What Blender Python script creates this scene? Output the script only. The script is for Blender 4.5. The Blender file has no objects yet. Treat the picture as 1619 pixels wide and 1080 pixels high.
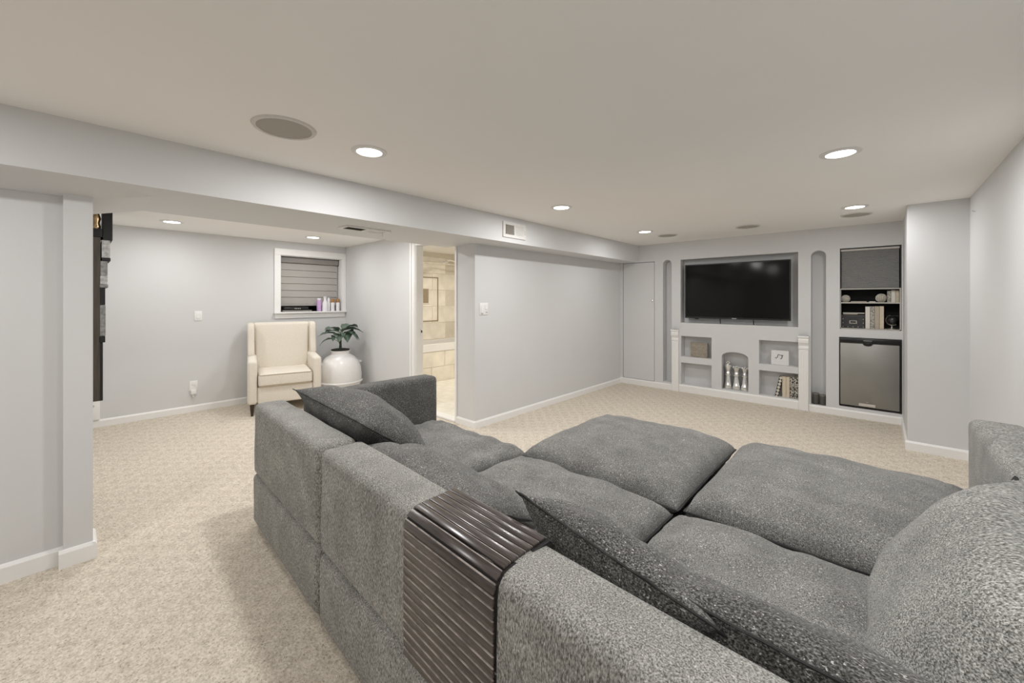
import bpy, bmesh, math, random
from mathutils import Vector, Matrix, Euler, noise
PI = math.pi
scene = bpy.context.scene
col = scene.collection

# ------------------------------------------------------------------ camera
F_PX, CX, CY, W, H_ = 633.0, 809.5, 474.0, 1619, 1080
CAM_H = 1.36
cam_d = bpy.data.cameras.new('camera')
cam = bpy.data.objects.new('camera', cam_d)
col.objects.link(cam)
cam_d.sensor_width = 36.0
cam_d.lens = F_PX * 36.0 / W
cam_d.shift_y = -(540.0 - CY) / W
cam_d.clip_start = 0.02
cam.location = (0, 0, CAM_H)
cam.rotation_euler = (PI / 2, 0, math.atan((1391 - CX) / F_PX))
scene.camera = cam

# ------------------------------------------------------------------ world, exposure
world = bpy.data.worlds.new('world')
scene.world = world
world.use_nodes = True
world.node_tree.nodes['Background'].inputs[0].default_value = (0.9, 0.95, 1.0, 1)
world.node_tree.nodes['Background'].inputs[1].default_value = 0.3
vs = scene.view_settings
vs.view_transform = 'Standard'
vs.look = 'None'
vs.gamma = 1.0
vs.use_curve_mapping = False
vs.exposure = 0.0
LAMP_W = 14.0            # power of every recessed ceiling lamp
LAMP_COL = (1.0, 0.993, 0.985)
FAR_W, REAR_W = 8.5, 11.5   # the pair by the feature wall and the pair behind the viewpoint
ALCOVE_W, ALCOVE_IN_W = 6.6, 10.5
try:
    scene.cycles.max_bounces = 14
    scene.cycles.diffuse_bounces = 9
    scene.cycles.sample_clamp_indirect = 6.0
    scene.cycles.caustics_reflective = False
    scene.cycles.caustics_refractive = False
except Exception:
    pass

# ------------------------------------------------------------------ materials
def new_mat(name):
    m = bpy.data.materials.new(name)
    m.use_nodes = True
    nt = m.node_tree
    return m, nt, nt.nodes['Principled BSDF'], nt.nodes, nt.links

def plain(name, c, rough=0.6, metal=0.0, spec=0.5, noise_amt=0.04, scale=30.0, bump=0.0, bscale=200.0, coat=0.0, sheen=0.0):
    m, nt, b, N, L = new_mat(name)
    tc = N.new('ShaderNodeTexCoord')
    no = N.new('ShaderNodeTexNoise'); no.inputs['Scale'].default_value = scale; no.inputs['Detail'].default_value = 3
    L.new(tc.outputs['Object'], no.inputs['Vector'])
    rp = N.new('ShaderNodeValToRGB')
    rp.color_ramp.elements[0].color = tuple(max(0, x * (1 - noise_amt)) for x in c) + (1,)
    rp.color_ramp.elements[1].color = tuple(min(1, x * (1 + noise_amt)) for x in c) + (1,)
    rp.color_ramp.elements[0].position = 0.3; rp.color_ramp.elements[1].position = 0.7
    L.new(no.outputs['Fac'], rp.inputs['Fac'])
    L.new(rp.outputs['Color'], b.inputs['Base Color'])
    b.inputs['Roughness'].default_value = rough
    b.inputs['Metallic'].default_value = metal
    b.inputs['Specular IOR Level'].default_value = spec
    if coat: b.inputs['Coat Weight'].default_value = coat
    if sheen: b.inputs['Sheen Weight'].default_value = sheen
    if bump:
        n2 = N.new('ShaderNodeTexNoise'); n2.inputs['Scale'].default_value = bscale; n2.inputs['Detail'].default_value = 2
        L.new(tc.outputs['Object'], n2.inputs['Vector'])
        bp = N.new('ShaderNodeBump'); bp.inputs['Strength'].default_value = bump; bp.inputs['Distance'].default_value = 0.002
        L.new(n2.outputs['Fac'], bp.inputs['Height']); L.new(bp.outputs['Normal'], b.inputs['Normal'])
    return m

def tweed(name, dark, mid, light, stretch=(1, 1, 1), flecks=0.66, scale=330.0):
    """melange upholstery: dark and pale yarns with white flecks"""
    m, nt, b, N, L = new_mat(name)
    tc = N.new('ShaderNodeTexCoord')
    mp = N.new('ShaderNodeMapping'); mp.inputs['Scale'].default_value = stretch
    L.new(tc.outputs['Object'], mp.inputs['Vector'])
    n1 = N.new('ShaderNodeTexNoise'); n1.inputs['Scale'].default_value = scale; n1.inputs['Detail'].default_value = 2.5; n1.inputs['Roughness'].default_value = 0.65
    L.new(mp.outputs['Vector'], n1.inputs['Vector'])
    r1 = N.new('ShaderNodeValToRGB')
    e = r1.color_ramp.elements
    e[0].position = 0.34; e[0].color = dark + (1,)
    e[1].position = 0.68; e[1].color = light + (1,)
    k = e.new(0.5); k.color = mid + (1,)
    L.new(n1.outputs['Fac'], r1.inputs['Fac'])
    n2 = N.new('ShaderNodeTexNoise'); n2.inputs['Scale'].default_value = scale * 0.62; n2.inputs['Detail'].default_value = 1.0
    L.new(mp.outputs['Vector'], n2.inputs['Vector'])
    r2 = N.new('ShaderNodeValToRGB')
    r2.color_ramp.elements[0].position = flecks; r2.color_ramp.elements[0].color = (0, 0, 0, 1)
    r2.color_ramp.elements[1].position = flecks + 0.05; r2.color_ramp.elements[1].color = (1, 1, 1, 1)
    L.new(n2.outputs['Fac'], r2.inputs['Fac'])
    mx = N.new('ShaderNodeMixRGB'); mx.inputs['Color2'].default_value = (0.55, 0.53, 0.5, 1)
    L.new(r2.outputs['Color'], mx.inputs['Fac']); L.new(r1.outputs['Color'], mx.inputs['Color1'])
    n3 = N.new('ShaderNodeTexNoise'); n3.inputs['Scale'].default_value = 7; n3.inputs['Detail'].default_value = 3
    L.new(tc.outputs['Object'], n3.inputs['Vector'])
    r3 = N.new('ShaderNodeValToRGB')
    r3.color_ramp.elements[0].position = 0.3; r3.color_ramp.elements[0].color = (0.8, 0.8, 0.8, 1)
    r3.color_ramp.elements[1].position = 0.7; r3.color_ramp.elements[1].color = (1.12, 1.12, 1.12, 1)
    L.new(n3.outputs['Fac'], r3.inputs['Fac'])
    ml = N.new('ShaderNodeMixRGB'); ml.blend_type = 'MULTIPLY'; ml.inputs['Fac'].default_value = 1
    L.new(mx.outputs['Color'], ml.inputs['Color1']); L.new(r3.outputs['Color'], ml.inputs['Color2'])
    L.new(ml.outputs['Color'], b.inputs['Base Color'])
    b.inputs['Roughness'].default_value = 0.92
    b.inputs['Specular IOR Level'].default_value = 0.15
    b.inputs['Sheen Weight'].default_value = 0.12
    bp = N.new('ShaderNodeBump'); bp.inputs['Strength'].default_value = 0.55; bp.inputs['Distance'].default_value = 0.003
    L.new(n1.outputs['Fac'], bp.inputs['Height']); L.new(bp.outputs['Normal'], b.inputs['Normal'])
    return m

def carpet_mat():
    m, nt, b, N, L = new_mat('carpet_loop')
    tc = N.new('ShaderNodeTexCoord')
    n1 = N.new('ShaderNodeTexNoise'); n1.inputs['Scale'].default_value = 95; n1.inputs['Detail'].default_value = 4; n1.inputs['Roughness'].default_value = 0.7
    L.new(tc.outputs['Object'], n1.inputs['Vector'])
    # faint diamond figure of the cut and loop pile
    mp = N.new('ShaderNodeMapping'); mp.inputs['Rotation'].default_value = (0, 0, PI / 4); mp.inputs['Scale'].default_value = (1, 1, 1)
    L.new(tc.outputs['Object'], mp.inputs['Vector'])
    w1 = N.new('ShaderNodeTexWave'); w1.inputs['Scale'].default_value = 3.0; w1.inputs['Distortion'].default_value = 1.0; w1.inputs['Detail'].default_value = 2; w1.inputs['Detail Scale'].default_value = 6
    w2 = N.new('ShaderNodeTexWave'); w2.bands_direction = 'Y'; w2.inputs['Scale'].default_value = 3.0; w2.inputs['Distortion'].default_value = 1.0; w2.inputs['Detail'].default_value = 2; w2.inputs['Detail Scale'].default_value = 6
    L.new(mp.outputs['Vector'], w1.inputs['Vector']); L.new(mp.outputs['Vector'], w2.inputs['Vector'])
    mul = N.new('ShaderNodeMath'); mul.operation = 'MAXIMUM'
    L.new(w1.outputs['Fac'], mul.inputs[0]); L.new(w2.outputs['Fac'], mul.inputs[1])
    r1 = N.new('ShaderNodeValToRGB')
    r1.color_ramp.elements[0].position = 0.28; r1.color_ramp.elements[0].color = (0.44, 0.385, 0.315, 1)
    r1.color_ramp.elements[1].position = 0.66; r1.color_ramp.elements[1].color = (0.83, 0.755, 0.65, 1)
    L.new(n1.outputs['Fac'], r1.inputs['Fac'])
    n4 = N.new('ShaderNodeTexNoise'); n4.inputs['Scale'].default_value = 130; n4.inputs['Detail'].default_value = 1
    L.new(tc.outputs['Object'], n4.inputs['Vector'])
    r4 = N.new('ShaderNodeValToRGB')
    r4.color_ramp.elements[0].position = 0.27; r4.color_ramp.elements[0].color = (0.55, 0.53, 0.5, 1)
    r4.color_ramp.elements[1].position = 0.36; r4.color_ramp.elements[1].color = (1, 1, 1, 1)
    L.new(n4.outputs['Fac'], r4.inputs['Fac'])
    m4 = N.new('ShaderNodeMixRGB'); m4.blend_type = 'MULTIPLY'; m4.inputs['Fac'].default_value = 1
    L.new(r1.outputs['Color'], m4.inputs['Color1']); L.new(r4.outputs['Color'], m4.inputs['Color2'])
    r1 = m4
    r2 = N.new('ShaderNodeValToRGB')
    r2.color_ramp.elements[0].color = (0.93, 0.92, 0.91, 1); r2.color_ramp.elements[1].color = (1.03, 1.03, 1.03, 1)
    L.new(mul.outputs[0], r2.inputs['Fac'])
    mx = N.new('ShaderNodeMixRGB'); mx.blend_type = 'MULTIPLY'; mx.inputs['Fac'].default_value = 1
    L.new(r1.outputs['Color'], mx.inputs['Color1']); L.new(r2.outputs['Color'], mx.inputs['Color2'])
    L.new(mx.outputs['Color'], b.inputs['Base Color'])
    b.inputs['Roughness'].default_value = 0.95; b.inputs['Specular IOR Level'].default_value = 0.1
    bp = N.new('ShaderNodeBump'); bp.inputs['Strength'].default_value = 0.8; bp.inputs['Distance'].default_value = 0.008
    ad = N.new('ShaderNodeMath'); ad.operation = 'MULTIPLY_ADD'; ad.inputs[1].default_value = 0.15
    L.new(mul.outputs[0], ad.inputs[0]); L.new(n1.outputs['Fac'], ad.inputs[2])
    L.new(ad.outputs[0], bp.inputs['Height']); L.new(bp.outputs['Normal'], b.inputs['Normal'])
    return m

def wood_mat(name, c1, c2, rough=0.3, stretch=(3, 60, 60)):
    m, nt, b, N, L = new_mat(name)
    tc = N.new('ShaderNodeTexCoord'); mp = N.new('ShaderNodeMapping'); mp.inputs['Scale'].default_value = stretch
    L.new(tc.outputs['Object'], mp.inputs['Vector'])
    n1 = N.new('ShaderNodeTexNoise'); n1.inputs['Scale'].default_value = 2.2; n1.inputs['Detail'].default_value = 5
    L.new(mp.outputs['Vector'], n1.inputs['Vector'])
    r1 = N.new('ShaderNodeValToRGB')
    r1.color_ramp.elements[0].position = 0.3; r1.color_ramp.elements[0].color = c1 + (1,)
    r1.color_ramp.elements[1].position = 0.72; r1.color_ramp.elements[1].color = c2 + (1,)
    L.new(n1.outputs['Fac'], r1.inputs['Fac']); L.new(r1.outputs['Color'], b.inputs['Base Color'])
    b.inputs['Roughness'].default_value = rough
    return m

def checker_print(name, c1, c2, scale, stretch=(1, 1, 1), rot=0.0, kind='CHECK'):
    """printed pattern on a book spine or jar"""
    m, nt, b, N, L = new_mat(name)
    tc = N.new('ShaderNodeTexCoord'); mp = N.new('ShaderNodeMapping'); mp.inputs['Scale'].default_value = stretch; mp.inputs['Rotation'].default_value = (0, rot, 0)
    L.new(tc.outputs['Object'], mp.inputs['Vector'])
    if kind == 'VOR':
        t = N.new('ShaderNodeTexVoronoi'); t.inputs['Scale'].default_value = scale; t.feature = 'DISTANCE_TO_EDGE'
        L.new(mp.outputs['Vector'], t.inputs['Vector'])
        r = N.new('ShaderNodeValToRGB'); r.color_ramp.interpolation = 'CONSTANT'
        r.color_ramp.elements[0].color = c2 + (1,); r.color_ramp.elements[1].color = c1 + (1,); r.color_ramp.elements[1].position = 0.14
        L.new(t.outputs['Distance'], r.inputs['Fac']); L.new(r.outputs['Color'], b.inputs['Base Color'])
    else:
        t = N.new('ShaderNodeTexChecker'); t.inputs['Scale'].default_value = scale
        t.inputs['Color1'].default_value = c1 + (1,); t.inputs['Color2'].default_value = c2 + (1,)
        L.new(mp.outputs['Vector'], t.inputs['Vector']); L.new(t.outputs['Color'], b.inputs['Base Color'])
    b.inputs['Roughness'].default_value = 0.6
    return m

def emit_mat(name, c, s):
    m, nt, b, N, L = new_mat(name)
    b.inputs['Base Color'].default_value = (0.9, 0.9, 0.9, 1)
    b.inputs['Emission Color'].default_value = c + (1,)
    b.inputs['Emission Strength'].default_value = s
    return m

M = {}
M['wall'] = plain('wall_paint', (0.65, 0.653, 0.658), 0.65, spec=0.3, noise_amt=0.012, scale=2.0, bump=0.05, bscale=260)
M['ceiling'] = plain('ceiling_paint', (0.89, 0.875, 0.85), 0.8, spec=0.2, noise_amt=0.012, scale=1.2)
M['trim'] = plain('trim_gloss_white', (0.84, 0.835, 0.825), 0.35, noise_amt=0.01)
M['carpet'] = carpet_mat()
M['tweed_back'] = tweed('tweed_back', (0.08, 0.078, 0.07), (0.25, 0.248, 0.23), (0.47, 0.465, 0.44), (1, 1, 0.35), 0.68, 300)
M['tweed_seat'] = tweed('tweed_seat', (0.055, 0.054, 0.051), (0.185, 0.183, 0.175), (0.38, 0.375, 0.36), (1, 1, 1), 0.67, 270)
M['tweed_dark'] = tweed('tweed_dark_pillow', (0.015, 0.015, 0.014), (0.085, 0.083, 0.079), (0.27, 0.265, 0.255), (0.7, 1, 1), 0.68, 300)
M['tweed_big'] = tweed('tweed_big_pillow', (0.045, 0.045, 0.041), (0.24, 0.238, 0.225), (0.54, 0.535, 0.51), (0.5, 1, 1.6), 0.68, 230)
M['slat_glint'] = plain('tray_slat_glint_edge', (0.30, 0.27, 0.25), 0.25, noise_amt=0.5, scale=25)  # paler colour paints bright glints along the slat edges
M['tweed_mid'] = tweed('tweed_mid_pillow', (0.035, 0.034, 0.032), (0.13, 0.128, 0.122), (0.31, 0.305, 0.295), (1, 1, 1), 0.67, 290)
M['piping'] = plain('piping_dark', (0.03, 0.03, 0.03), 0.9, noise_amt=0.3, scale=300)
M['under'] = plain('sofa_underside', (0.02, 0.02, 0.02), 0.9)
M['slat'] = wood_mat('tray_slat_wood', (0.034, 0.027, 0.025), (0.085, 0.070, 0.065), 0.24)
M['rubber'] = plain('tray_backing', (0.012, 0.011, 0.011), 0.7)
M['cream'] = plain('cream_linen', (0.72, 0.672, 0.59), 0.9, spec=0.15, noise_amt=0.08, scale=140, bump=0.25, bscale=700, sheen=0.1)
M['cream_piping'] = plain('cream_welt', (0.36, 0.29, 0.2), 0.9)
M['darkwood'] = wood_mat('dark_leg_wood', (0.012, 0.007, 0.005), (0.04, 0.024, 0.016), 0.35, (30, 30, 3))
M['ceramic'] = plain('white_ceramic', (0.76, 0.75, 0.74), 0.28, noise_amt=0.02)
M['leaf'] = plain('leaf_green', (0.085, 0.13, 0.095), 0.4, noise_amt=0.5, scale=25)
M['leaf_vein'] = plain('leaf_vein', (0.25, 0.36, 0.24), 0.5)
M['stem'] = plain('plant_stem', (0.03, 0.05, 0.025), 0.6, noise_amt=0.3)
M['soil'] = plain('plant_soil', (0.018, 0.018, 0.014), 0.95, noise_amt=0.6, scale=90, bump=1.0, bscale=90)
M['black'] = plain('black_plastic', (0.008, 0.008, 0.008), 0.3, noise_amt=0.1)
M['blackmatt'] = plain('black_matt', (0.006, 0.006, 0.006), 0.7, noise_amt=0.1)
M['screen'] = plain('tv_screen_glass', (0.003, 0.0022, 0.0025), 0.10, spec=0.24, noise_amt=0.05)
M['silver'] = plain('polished_silver', (0.9, 0.9, 0.89), 0.22, metal=0.9, noise_amt=0.12, scale=60)
M['chrome'] = plain('chrome', (0.8, 0.8, 0.8), 0.12, metal=1.0, noise_amt=0.02)
M['steel'] = plain('brushed_steel', (0.33, 0.325, 0.305), 0.42, metal=0.75, noise_amt=0.03, scale=6)
M['shade_dark'] = plain('pleated_shade_grey', (0.24, 0.24, 0.235), 0.85, noise_amt=0.08, scale=300)
M['shade'] = plain('window_shade_taupe', (0.42, 0.40, 0.38), 0.85, noise_amt=0.05, scale=200)
M['shade_dk'] = plain('window_shade_head', (0.26, 0.245, 0.23), 0.7, noise_amt=0.05)
M['nichegrey'] = plain('niche_grey_paint', (0.58, 0.575, 0.57), 0.6, spec=0.3, noise_amt=0.012, scale=2)
M['frame_beige'] = plain('shelf_edge_beige', (0.5, 0.48, 0.44), 0.5)
M['dark_in'] = plain('shelf_interior_black', (0.012, 0.012, 0.012), 0.6)
M['spk'] = plain('speaker_grille', (0.40, 0.38, 0.34), 0.85, noise_amt=0.12, scale=700)
M['spk_ring'] = plain('speaker_ring', (0.62, 0.6, 0.56), 0.6)
M['vent'] = plain('vent_white', (0.72, 0.71, 0.69), 0.45)
M['vent_dark'] = plain('vent_slot_dark', (0.06, 0.055, 0.05), 0.8)
M['plate'] = plain('switch_plate_white', (0.82, 0.82, 0.81), 0.35, noise_amt=0.01)
M['lens'] = emit_mat('lamp_diffuser', (1.0, 0.98, 0.95), 9.0)
M['tile'] = plain('beige_tile', (0.78, 0.735, 0.645), 0.3, noise_amt=0.10, scale=5)
M['grout'] = plain('tile_grout', (0.66, 0.61, 0.52), 0.9)
M['tile_floor'] = plain('floor_tile', (0.76, 0.73, 0.66), 0.3, noise_amt=0.10, scale=6)
M['niche_trim'] = plain('tile_liner', (0.30, 0.24, 0.16), 0.5)
M['paper'] = plain('book_cream', (0.62, 0.54, 0.42), 0.7, noise_amt=0.06)
M['book_tan'] = plain('book_tan', (0.46, 0.40, 0.32), 0.7, noise_amt=0.06)
M['book_white'] = plain('book_white', (0.72, 0.69, 0.63), 0.7, noise_amt=0.04)
M['pages'] = plain('book_pages', (0.75, 0.7, 0.6), 0.9, noise_amt=0.08, scale=400)
M['book_lattice'] = checker_print('book_lattice', (0.62, 0.58, 0.5), (0.05, 0.05, 0.045), 34, (1, 1, 1), PI / 4)
M['book_scroll'] = checker_print('book_scroll', (0.66, 0.63, 0.55), (0.05, 0.05, 0.045), 46, (1.4, 1.4, 1), 0.3, 'VOR')
M['book_speckle'] = checker_print('book_speckle', (0.6, 0.57, 0.5), (0.22, 0.21, 0.19), 60, (1.4, 1.4, 1), 0.3, 'VOR')
M['plaque'] = plain('plaque_brown', (0.30, 0.265, 0.215), 0.7, noise_amt=0.2, scale=40)
M['plaque_mark'] = plain('plaque_mark', (0.46, 0.43, 0.37), 0.7)
M['blockwhite'] = plain('white_block', (0.74, 0.74, 0.73), 0.5, noise_amt=0.02)
M['ink'] = plain('ink_dark', (0.05, 0.05, 0.05), 0.7)
M['candle'] = plain('candle_jar_grey', (0.085, 0.08, 0.074), 0.35, noise_amt=0.25, scale=60)
M['candle_rim'] = plain('candle_jar_rim', (0.22, 0.21, 0.19), 0.3)
M['orb'] = plain('orb_wire_white', (0.62, 0.6, 0.55), 0.5, noise_amt=0.1)
M['boxgrey'] = plain('storage_box_charcoal', (0.04, 0.04, 0.042), 0.6, noise_amt=0.2)
M['brass'] = plain('pale_metal', (0.6, 0.57, 0.5), 0.3, metal=0.9)
M['globe'] = plain('globe_dark', (0.03, 0.03, 0.035), 0.25, noise_amt=0.5, scale=40)
M['lav'] = plain('bottle_lavender', (0.55, 0.36, 0.62), 0.4)
M['botwhite'] = plain('bottle_white', (0.8, 0.79, 0.82), 0.3, noise_amt=0.02)
M['capbrown'] = plain('cap_amber', (0.38, 0.2, 0.08), 0.35)
M['brownpanel'] = wood_mat('dark_brown_panel', (0.035, 0.028, 0.02), (0.075, 0.06, 0.045), 0.6, (30, 30, 2))
M['greybox'] = plain('grey_slate', (0.36, 0.36, 0.35), 0.7, noise_amt=0.35, scale=40)
M['darkbox'] = plain('dark_slate', (0.20, 0.20, 0.195), 0.6, noise_amt=0.35, scale=40)
M['gold'] = plain('gold_glass', (0.5, 0.36, 0.2), 0.15, metal=0.8, noise_amt=0.7, scale=30)
M['glasslite'] = plain('pale_glass', (0.7, 0.66, 0.62), 0.1, metal=0.3, noise_amt=0.3, scale=30)

# ------------------------------------------------------------------ mesh helpers
class MB:
    def __init__(s): s.v = []; s.f = []
    def add(s, vs_, fs, mat=None):
        o = len(s.v)
        for p in vs_:
            p = Vector(p)
            s.v.append(mat @ p if mat is not None else p)
        s.f += [tuple(i + o for i in q) for q in fs]
        return s
    def bm(s, bm, mat=None):
        bm.verts.ensure_lookup_table(); bm.verts.index_update()
        s.add([v.co.copy() for v in bm.verts], [[v.index for v in f.verts] for f in bm.faces], mat)
        bm.free(); return s
    def box(s, x0, x1, y0, y1, z0, z1, r=0.0, seg=2, mat=None):
        bm = bmesh.new()
        bmesh.ops.create_cube(bm, size=1)
        for v in bm.verts:
            v.co = Vector(((x0 + x1) / 2 + v.co.x * (x1 - x0), (y0 + y1) / 2 + v.co.y * (y1 - y0), (z0 + z1) / 2 + v.co.z * (z1 - z0)))
        if r > 0:
            bmesh.ops.bevel(bm, geom=list(bm.edges), offset=r, segments=seg, profile=0.5, affect='EDGES')
        return s.bm(bm, mat)
    def lathe(s, prof, n=24, mat=None, cap=True):
        vs_, fs = [], []
        for (r, z) in prof:
            for i in range(n):
                a = 2 * PI * i / n
                vs_.append((r * math.cos(a), r * math.sin(a), z))
        for j in range(len(prof) - 1):
            for i in range(n):
                k = (i + 1) % n
                fs.append((j * n + i, j * n + k, (j + 1) * n + k, (j + 1) * n + i))
        if cap:
            fs.append(tuple(range(n - 1, -1, -1)))
            fs.append(tuple((len(prof) - 1) * n + i for i in range(n)))
        return s.add(vs_, fs, mat)
    def tube(s, pts, r, n=8, closed=False, mat=None):
        pts = [Vector(p) for p in pts]; m = len(pts)
        rs = r if isinstance(r, (list, tuple)) else [r] * m
        vs_, fs = [], []
        up = None
        for i, p in enumerate(pts):
            a = pts[(i - 1) % m] if (closed or i > 0) else p
            b = pts[(i + 1) % m] if (closed or i < m - 1) else p
            t = (b - a).normalized()
            if up is None:
                up = Vector((0, 0, 1)) if abs(t.z) < 0.9 else Vector((1, 0, 0))
            x = t.cross(up)
            if x.length < 1e-5: x = t.orthogonal()
            x.normalize(); y = x.cross(t).normalized(); up = y
            for k in range(n):
                an = 2 * PI * k / n
                vs_.append(p + x * (rs[i] * math.cos(an)) + y * (rs[i] * math.sin(an)))
        for i in range(m if closed else m - 1):
            j = (i + 1) % m
            for k in range(n):
                l = (k + 1) % n
                fs.append((i * n + k, i * n + l, j * n + l, j * n + k))
        if not closed:
            fs.append(tuple(range(n - 1, -1, -1))); fs.append(tuple((m - 1) * n + k for k in range(n)))
        return s.add(vs_, fs, mat)
    def prism(s, poly, fn, d0, d1):
        """poly: 2D outline (a,b); fn(a,b,d) -> 3D"""
        n = len(poly)
        vs_ = [fn(a, b, d0) for a, b in poly] + [fn(a, b, d1) for a, b in poly]
        fs = [tuple(range(n)), tuple(range(2 * n - 1, n - 1, -1))]
        for i in range(n):
            k = (i + 1) % n
            fs.append((i, i + n, k + n, k))
        return s.add(vs_, fs)
    def mesh(s, name, mat, smooth=None, off=Vector((0, 0, 0))):
        me = bpy.data.meshes.new(name)
        me.from_pydata([tuple(v - off) for v in s.v], [], s.f)
        bm = bmesh.new(); bm.from_mesh(me)
        bmesh.ops.recalc_face_normals(bm, faces=bm.faces)
        if smooth is not None:
            for f in bm.faces: f.smooth = True
            for e in bm.edges:
                if len(e.link_faces) == 2 and e.calc_face_angle(0) > smooth: e.smooth = False
        bm.to_mesh(me); bm.free()
        me.materials.append(mat)
        return me
    def build(s, name, mat, parent=None, smooth=None, world=True):
        """part of parent (world coordinates given unless world=False)"""
        off = Vector((0, 0, 0))
        root = None
        if parent is not None and world:
            off = Vector(parent.location)
            if parent.parent: off = off + Vector(parent.parent.location)
        elif parent is None:
            xs = [v.x for v in s.v]; ys = [v.y for v in s.v]; zs = [v.z for v in s.v]
            off = Vector(((min(xs) + max(xs)) / 2, (min(ys) + max(ys)) / 2, min(zs)))
        o = bpy.data.objects.new(name, s.mesh(name, mat, smooth, off))
        col.objects.link(o)
        if parent is not None: o.parent = parent
        else: o.location = off
        return o

SM = math.radians(40)
def tag(o, label=None, cat=None, group=None, kind=None):
    if label: o['label'] = label
    if cat: o['category'] = cat
    if group: o['group'] = group
    if kind: o['kind'] = kind
    return o
def thing(name, label, cat, loc, rz=0.0, group=None):
    o = bpy.data.objects.new(name, None)
    o.empty_display_size = 0.1
    col.objects.link(o)
    o.location = loc; o.rotation_euler = (0, 0, rz)
    return tag(o, label, cat, group)
def struct(o, label, cat='wall'): return tag(o, label, cat, None, 'structure')
def copy_tree(o, parent=None):
    c = o.copy(); col.objects.link(c)
    if parent: c.parent = parent
    for ch in list(o.children): copy_tree(ch, c)
    return c

def plate(mb, outer, holes, d0, d1, fn):
    """flat plate with holes: outlines in (a,b), thickness d0..d1, fn(a,b,d)->3D"""
    cu = bpy.data.curves.new('outline', 'CURVE'); cu.dimensions = '2D'; cu.fill_mode = 'BOTH'; cu.extrude = 0.5
    for loop in [outer] + holes:
        sp = cu.splines.new('POLY'); sp.points.add(len(loop) - 1)
        for p, (a, b) in zip(sp.points, loop): p.co = (a, b, 0, 1)
        sp.use_cyclic_u = True
    ob = bpy.data.objects.new('outline', cu); col.objects.link(ob)
    dg = bpy.context.evaluated_depsgraph_get(); dg.update()
    me = bpy.data.meshes.new_from_object(ob.evaluated_get(dg))
    bm = bmesh.new(); bm.from_mesh(me)
    bmesh.ops.remove_doubles(bm, verts=bm.verts, dist=1e-5)
    vs_ = []
    bm.verts.index_update()
    for v in bm.verts:
        t = v.co.z + 0.5
        vs_.append(fn(v.co.x, v.co.y, d0 + (d1 - d0) * t))
    mb.add(vs_, [[v.index for v in f.verts] for f in bm.faces])
    bm.free()
    bpy.data.objects.remove(ob); bpy.data.curves.remove(cu); bpy.data.meshes.remove(me)
    return mb
def rect(a0, a1, b0, b1): return [(a0, b0), (a1, b0), (a1, b1), (a0, b1)]
def arch(a0, a1, b0, spring, apex, n=12):
    c = (a0 + a1) / 2; w = (a1 - a0) / 2
    return [(a0, b0), (a1, b0)] + [(c + w * math.cos(PI * i / n), spring + (apex - spring) * math.sin(PI * i / n)) for i in range(n + 1)]
XZ = lambda a, b, d: (a, d, b)
YZ = lambda a, b, d: (d, a, b)

# ------------------------------------------------------------------ the room shell
ZC, ZA, ZS = 2.22, 2.18, 1.955        # main ceiling, alcove ceiling, soffit underside
XB, XS, XW = -2.833, -3.63, -6.15     # beam face, soffit far edge, window wall
XM, YD, YT = -3.15, 2.85, 6.07        # middle wall, door wall, television wall
XR, YC, XC = 0.56, 5.10, 0.185        # right wall, column face, column side
YN = -2.3                             # wall behind the camera
YL = 0.06                             # end of the left wall / alcove side wall

mb = MB().box(-7.2, 1.0, YN - 0.2, 6.9, -0.12, 0.0)
struct(mb.build('floor', M['carpet']), 'beige looped carpet with faint diamond figure covering the floor', 'floor')
mb = MB().box(XB - 0.02, XR + 0.15, YN - 0.15, YT + 0.3, ZC, ZC + 0.1)
struct(mb.build('ceiling', M['ceiling']), 'smooth off-white main room ceiling with recessed lamps', 'ceiling')
mb = MB().box(XW - 0.4, XS, YL - 0.1, YD, ZA, ZA + 0.1)
struct(mb.build('ceiling', M['ceiling']), 'white ceiling of the alcove above the armchair', 'ceiling')
# dropped beam; near the left wall its underside slopes down to the wall head
mb = MB().box(XM, XB, YD, YT, ZS, ZC + 0.05)
mb.box(XS, XB, 0.3, YD, ZS, ZC + 0.05)
mb.prism([(XB, ZC + 0.05), (XB, ZS), (-3.08, 1.893), (XS, 1.893), (XS, ZC + 0.05)], lambda a, b, d: (a, d, b), YN, 0.06)
mb.add([(XB, .06, ZC + .05), (XB, .06, ZS), (-3.08, .06, 1.893), (XS, .06, 1.893), (XS, .06, ZC + .05),
        (XB, .3, ZC + .05), (XB, .3, ZS), (-3.08, .3, ZS), (XS, .3, ZS), (XS, .3, ZC + .05)],
       [(0, 1, 6, 5), (1, 2, 7, 6), (2, 3, 8, 7), (3, 4, 9, 8), (0, 5, 9, 4)])
struct(mb.build('ceiling_beam', M['wall']), 'grey painted dropped beam running along the ceiling', 'beam')
# right wall and column
mb = MB().box(XR, XR + 0.12, YN, YT + 0.2, 0, ZC)
struct(mb.build('wall_right', M['wall']), 'pale grey right wall beside the sofa')
mb = MB().box(XC, XR, YC, YT + 0.2, 0, ZC)
struct(mb.build('wall_column', M['wall']), 'pale grey boxed-out column beside the small fridge')
mb = MB().box(-3.3, XR + 0.12, YN - 0.12, YN, 0, ZC)
struct(mb.build('wall_near', M['wall']), 'pale grey wall behind the viewpoint')
# left wall with a jog, ends at the alcove
mb = MB().box(-3.22, -3.105, YN, -0.045, 0, 1.893)
mb.box(-3.22, -3.055, -0.045, YL, 0, 1.9)
struct(mb.build('wall_left', M['wall']), 'pale grey left wall with a shallow pilaster at its end')
mb = MB().box(XW, -3.22, YL - 0.1, YL, 0, ZA)
struct(mb.build('wall_alcove', M['wall']), 'alcove side wall hidden behind the left wall')
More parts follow.
